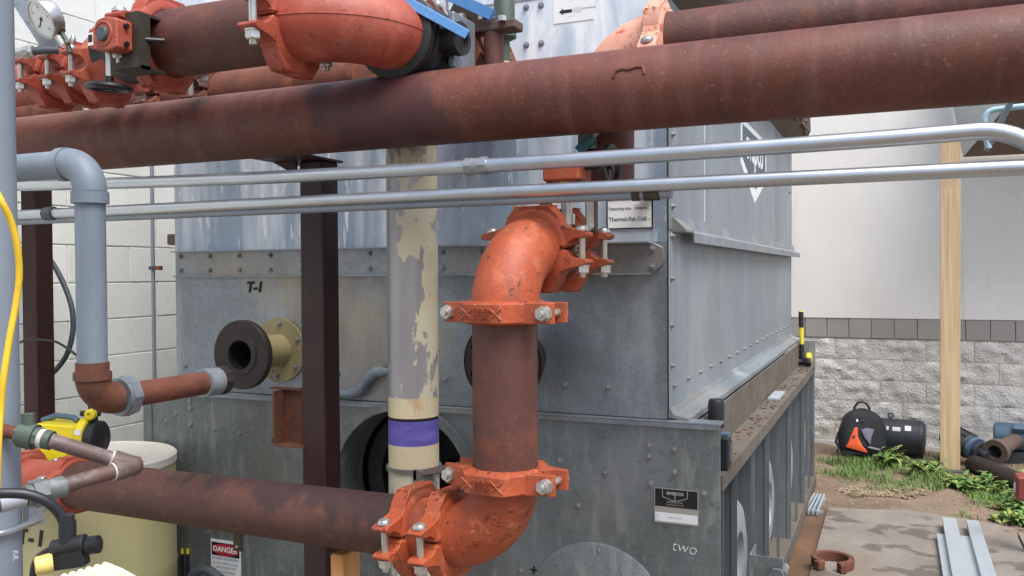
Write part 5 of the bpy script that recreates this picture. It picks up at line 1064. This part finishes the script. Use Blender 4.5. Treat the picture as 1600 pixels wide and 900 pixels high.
# sheet-metal hood on the wall
hd_ = thing('sheet_metal_hood', (.9, 8.4, 2.8), 'pale sheet-metal hood with brown underside on the wall at upper right', 'hood')
A, B = V((.44, 8.73, 3.16)), V((.579, 8.73, 2.664)); Cc = V((.90, 7.7, 3.03)); Dd = V((.78, 7.7, 3.5)); off = V((2.2, .35, .0))
A2 = V((.40, 8.73, 3.7))
g = G(); g.add([A2, B, Cc, Dd, A2 + V((-.0, .012, 0)) + V((.02, 0, 0)), B + V((.02, .0, .012)), Cc + V((.02, 0, .012)), Dd + V((.02, 0, 0))], [(0, 1, 2, 3), (4, 7, 6, 5), (0, 4, 5, 1), (1, 5, 6, 2), (2, 6, 7, 3), (3, 7, 4, 0)]); part('side_sheet', g, 'sheet', hd_)
B3, C3 = V((3.2, 8.73, 2.66)), V((3.4, 7.7, 3.03)); e = V((.02, 0, .03))
g = G(); g.add([B, Cc, C3, B3, B + e, Cc + e, C3 + V((0, 0, .03)), B3 + V((0, 0, .03))], [(0, 3, 2, 1), (4, 5, 6, 7), (0, 1, 5, 4), (1, 2, 6, 5), (2, 3, 7, 6), (3, 0, 4, 7)]); part('underside', g, 'under', hd_)
g = G(); g.add([Cc + V((0, -.004, .0)), C3 + V((0, -.004, 0)), C3 + V((0, -.004, .5)), Dd + V((0, -.004, 0)), Cc + V((0, .01, 0)), C3 + V((0, .01, 0)), C3 + V((0, .01, .5)), Dd + V((0, .01, 0))], [(0, 1, 2, 3), (4, 7, 6, 5), (0, 4, 5, 1), (1, 5, 6, 2), (2, 6, 7, 3), (3, 7, 4, 0)]); part('front_sheet', g, 'sheet', hd_)
tq = thing('teal_pipe_frame', (0.6622, 7.4, 2.717), 'pale teal bent pipe with a diagonal brace under the hood at upper right', 'pipe frame')
g = G(); g.tube(smooth([(0.6626, 7.4, 2.564), (0.6412, 7.4, 2.671), (0.6325, 7.4, 2.757), (0.645, 7.4, 2.814), (0.6787, 7.4, 2.845), (0.7456, 7.4, 2.853), (0.8903, 7.4, 2.861), (1.211, 7.4, 2.862)], 4), .022, 14); part('bent_pipe', g, 'pale_teal', tq)
g = G(); g.tube([(0.6475, 7.42, 2.549), (0.8131, 7.3, 2.924), (0.9049, 7.2, 3.126)], .026, 4); part('brace', g, 'grey_pipe', tq)
# steel channels on the slab
for i, (x0_, y0_, x1_, y1_, w) in enumerate(((.272, 5.80, .268, 4.6, .048), (.331, 6.08, .322, 4.6, .078), (.398, 5.81, .402, 4.6, .064), (.461, 6.08, .452, 4.6, .070))):
    zz = .036 + (.03 if i in (1, 3) else 0)
    lab = ('leftmost low galvanised steel strip lying flat on the concrete slab', 'second galvanised steel strip from the left, raised on the slab', 'third galvanised steel strip from the left, low between two raised ones', 'rightmost galvanised steel strip, raised on the concrete slab')[i]
    a, b = V((x0_, y0_, zz)), V((x1_, y1_, zz)); d = (b - a).normalized(); L = (b - a).length; f3 = frame((a + b) / 2, d, UP)
    ch = thing('steel_channel', a, lab, 'metal strip', 'galvanised strips laid on the slab')
    g = G(); g.box((0, 0, .028), (L, w, .003), f3); part('web', g, 'channel', ch)
    for sg in (1, -1): g = G(); g.box((0, sg * (w / 2 - .0015), .0125), (L, .003, .028), f3); part('lip', g, 'channel', ch)
# rusty half clamp
cr = thing('clamp_ring', (-.303, 5.08, .035), 'rusty half pipe clamp lying on the concrete near the tower', 'clamp')
q = V((-0.2967, 5.038, 0.05)); g = G(); prof = []
pts = [(math.cos(R(a)), math.sin(R(a))) for a in range(-62, 243, 8)]
vs = []; fs = []
for c, s in pts: vs += [(q.x + r_ * c, q.y + r_ * s, z) for r_, z in ((.082, .036), (.112, .036), (.112, .088), (.082, .088))]
for i in range(len(pts) - 1):
    for k in range(4): w = (k + 1) % 4; fs.append((4 * i + k, 4 * i + w, 4 * i + 4 + w, 4 * i + 4 + k))
fs += [(0, 1, 2, 3), tuple(4 * (len(pts) - 1) + k for k in (3, 2, 1, 0))]
g.add(vs, fs); part('half_ring', g, 'rust_dark', cr, None, .004)
for a in (-62, 236): g = G(); g.box((0, 0, 0), (.055, .035, .05), Matrix.Translation((q.x + .11 * math.cos(R(a)), q.y + .11 * math.sin(R(a)), .062)) @ Matrix.Rotation(R(a), 4, 'Z')); part('ear', g, 'rust_dark', cr, None, .006)
# bits of grating by the tower foot
gt = thing('grating_strip', (-.53, 6.4, 0), 'short strip of ribbed metal grating lying by the tower foot', 'grating')
for i in range(5):
    a, b = V((-.57 + .028 * i, 6.12, .03)), V((-.535 + .022 * i, 6.62, .03)); d = (b - a).normalized()
    g = G(); g.box((0, 0, 0), ((b - a).length, .012, .03), frame((a + b) / 2, d, UP)); part('bar', g, 'channel', gt)
g = G(); g.box((-.50, 6.2, .02), (.15, .012, .02)).box((-.49, 6.55, .02), (.12, .012, .02)); part('cross_bar', g, 'channel', gt)

# ================================================================== WEEDS, GRASS, LITTER
def leaf(g, base, az, ln, w, lift, droop):
    h = V((math.cos(az), math.sin(az), 0)); sd = V((-h.y, h.x, 0)); vs = []; k = 5
    for i in range(k + 1):
        t_ = i / k; c = base + h * ln * t_ * (1 - .2 * droop * t_) + UP * (lift * ln * t_ - droop * ln * t_ * t_); ww = w * math.sin(math.pi * (t_ * .85 + .12)) if i < k else 0.0008
        vs += [c - sd * ww, c + UP * -.12 * ww, c + sd * ww]
    fs = []
    for i in range(k): q = 3 * i; fs += [(q, q + 1, q + 4, q + 3), (q + 1, q + 2, q + 5, q + 4)]
    g.add(vs, fs)
def ground_z(x, y): return bumpy(x, y) - .005
def weed(x, y, rad, hgt, n, label, grp):
    w_ = thing('weed', (x, y, ground_z(x, y)), label, 'weed', grp)
    g = G(); s_ = G(); g2 = G()
    for i in range(n):
        a = random.uniform(0, 6.28); rr_ = rad * math.sqrt(random.random()) * .75; b = V((x + rr_ * math.cos(a), y + rr_ * math.sin(a), ground_z(x, y) - .01)); hh = hgt * random.uniform(.35, 1) * (1 - .45 * rr_ / rad)
        tip = b + V((random.uniform(-.2, .2) * hh, random.uniform(-.2, .2) * hh, hh)); s_.tube([b, (b + tip) / 2 + V((.004, 0, 0)), tip], [.003, .0025, .0015], 5)
        for j in range(random.randint(4, 7)):
            t_ = random.uniform(.25, 1); leaf(g2 if (i % 4 == 0 or random.random() < .12) else g, b.lerp(tip, t_), random.uniform(0, 6.28), random.uniform(.05, .12) * (.6 + hgt * 2.2), random.uniform(.010, .022), random.uniform(.2, 1.0), random.uniform(.3, 1.1))
    part('foliage', g, 'leaf', w_, None, 0, None, 80); part('yellowing_leaves', g2, 'leaf2', w_, None, 0, None, 80); part('stems', s_, 'grass', w_)['kind'] = 'stuff'
for x, y, ra_, h_, n, lab in ((.02, 7.95, .14, .19, 26, 'tall green weed clump in front of the dark motor'), (.27, 7.62, .16, .20, 26, 'green weed clump left of the pine plank foot'), (.62, 7.25, .22, .20, 42, 'large leafy weed clump right of the pine plank foot'),
                           (.82, 6.75, .20, .18, 34, 'leafy weed clump before the dark iron pipe at right edge'), (.47, 7.35, .15, .13, 22, 'low weed clump just in front of the pine plank'), (1.02, 7.5, .2, .22, 26, 'weed clump under the blue-grey motor at the right edge'), (.70, 6.48, .13, .10, 16, 'small weed at the back edge of the concrete slab')):
    weed(x, y, ra_, h_, n, lab, 'green weeds in the dirt strip')
g = G()
def blade(g, x, y, h, w):
    a = random.uniform(0, 6.28); b = V((x, y, ground_z(x, y) - .004)); d = V((math.cos(a), math.sin(a), 0)); sd = V((-d.y, d.x, 0)) * w; m_ = b + d * h * .25 + UP * h * .65; tp_ = b + d * h * .8 + UP * h * random.uniform(.6, 1)
    g.add([b - sd, b + sd, m_ + sd * .7, m_ - sd * .7, tp_], [(0, 1, 2, 3), (3, 2, 4)])
for i in range(34000):
    x = random.uniform(-.6, 1.6); y = random.uniform(6.4, 8.6)
    d_ = noise.noise(V((x * 2.2, y * 2.2, 7))) + .45 * noise.noise(V((x * 6, y * 6, 1)))
    patchy = (math.exp(-((x + .22) / .30) ** 2 - ((y - 7.55) / .30) ** 2) * .9 + math.exp(-((x - .45) / .5) ** 2 - ((y - 7.4) / .35) ** 2) * .6 + math.exp(-((x - 1.0) / .5) ** 2 - ((y - 6.9) / .6) ** 2) * .6)
    if random.random() < max(0, min(1, (d_ + patchy - .15) / .55)) ** 1.4: blade(g, x, y, random.uniform(.015, .05) * (1 + max(0, d_ + patchy)), random.uniform(.0012, .0032))
o = part('grass', g, 'grass', None, None, 0, None, 80); o['kind'] = 'stuff'
g = G()
for i in range(700):
    a = random.uniform(0, 6.28); rr_ = math.sqrt(random.random()); x = -.06 + .32 * rr_ * math.cos(a); y = 6.98 + .17 * rr_ * math.sin(a)
    g.box((0, 0, 0), (random.uniform(.02, .08), random.uniform(.003, .010), .002), Matrix.Translation((x, y, ground_z(x, y) + random.uniform(.002, .02))) @ Matrix.Rotation(random.uniform(0, 3.1), 4, 'Z') @ Matrix.Rotation(random.uniform(-.3, .3), 4, 'Y'))
o = part('dry_straw', g, 'straw', None); o['kind'] = 'stuff'
g = G()
for i in range(1500):
    x = random.uniform(-.55, 1.8); y = random.uniform(6.25, 8.7); s_ = random.uniform(.003, .012); g.ball((x, y, ground_z(x, y)), (s_ * 1.3, s_, s_ * .7), 6)
o = part('pebbles', g, 'pebble', None); o['kind'] = 'stuff'
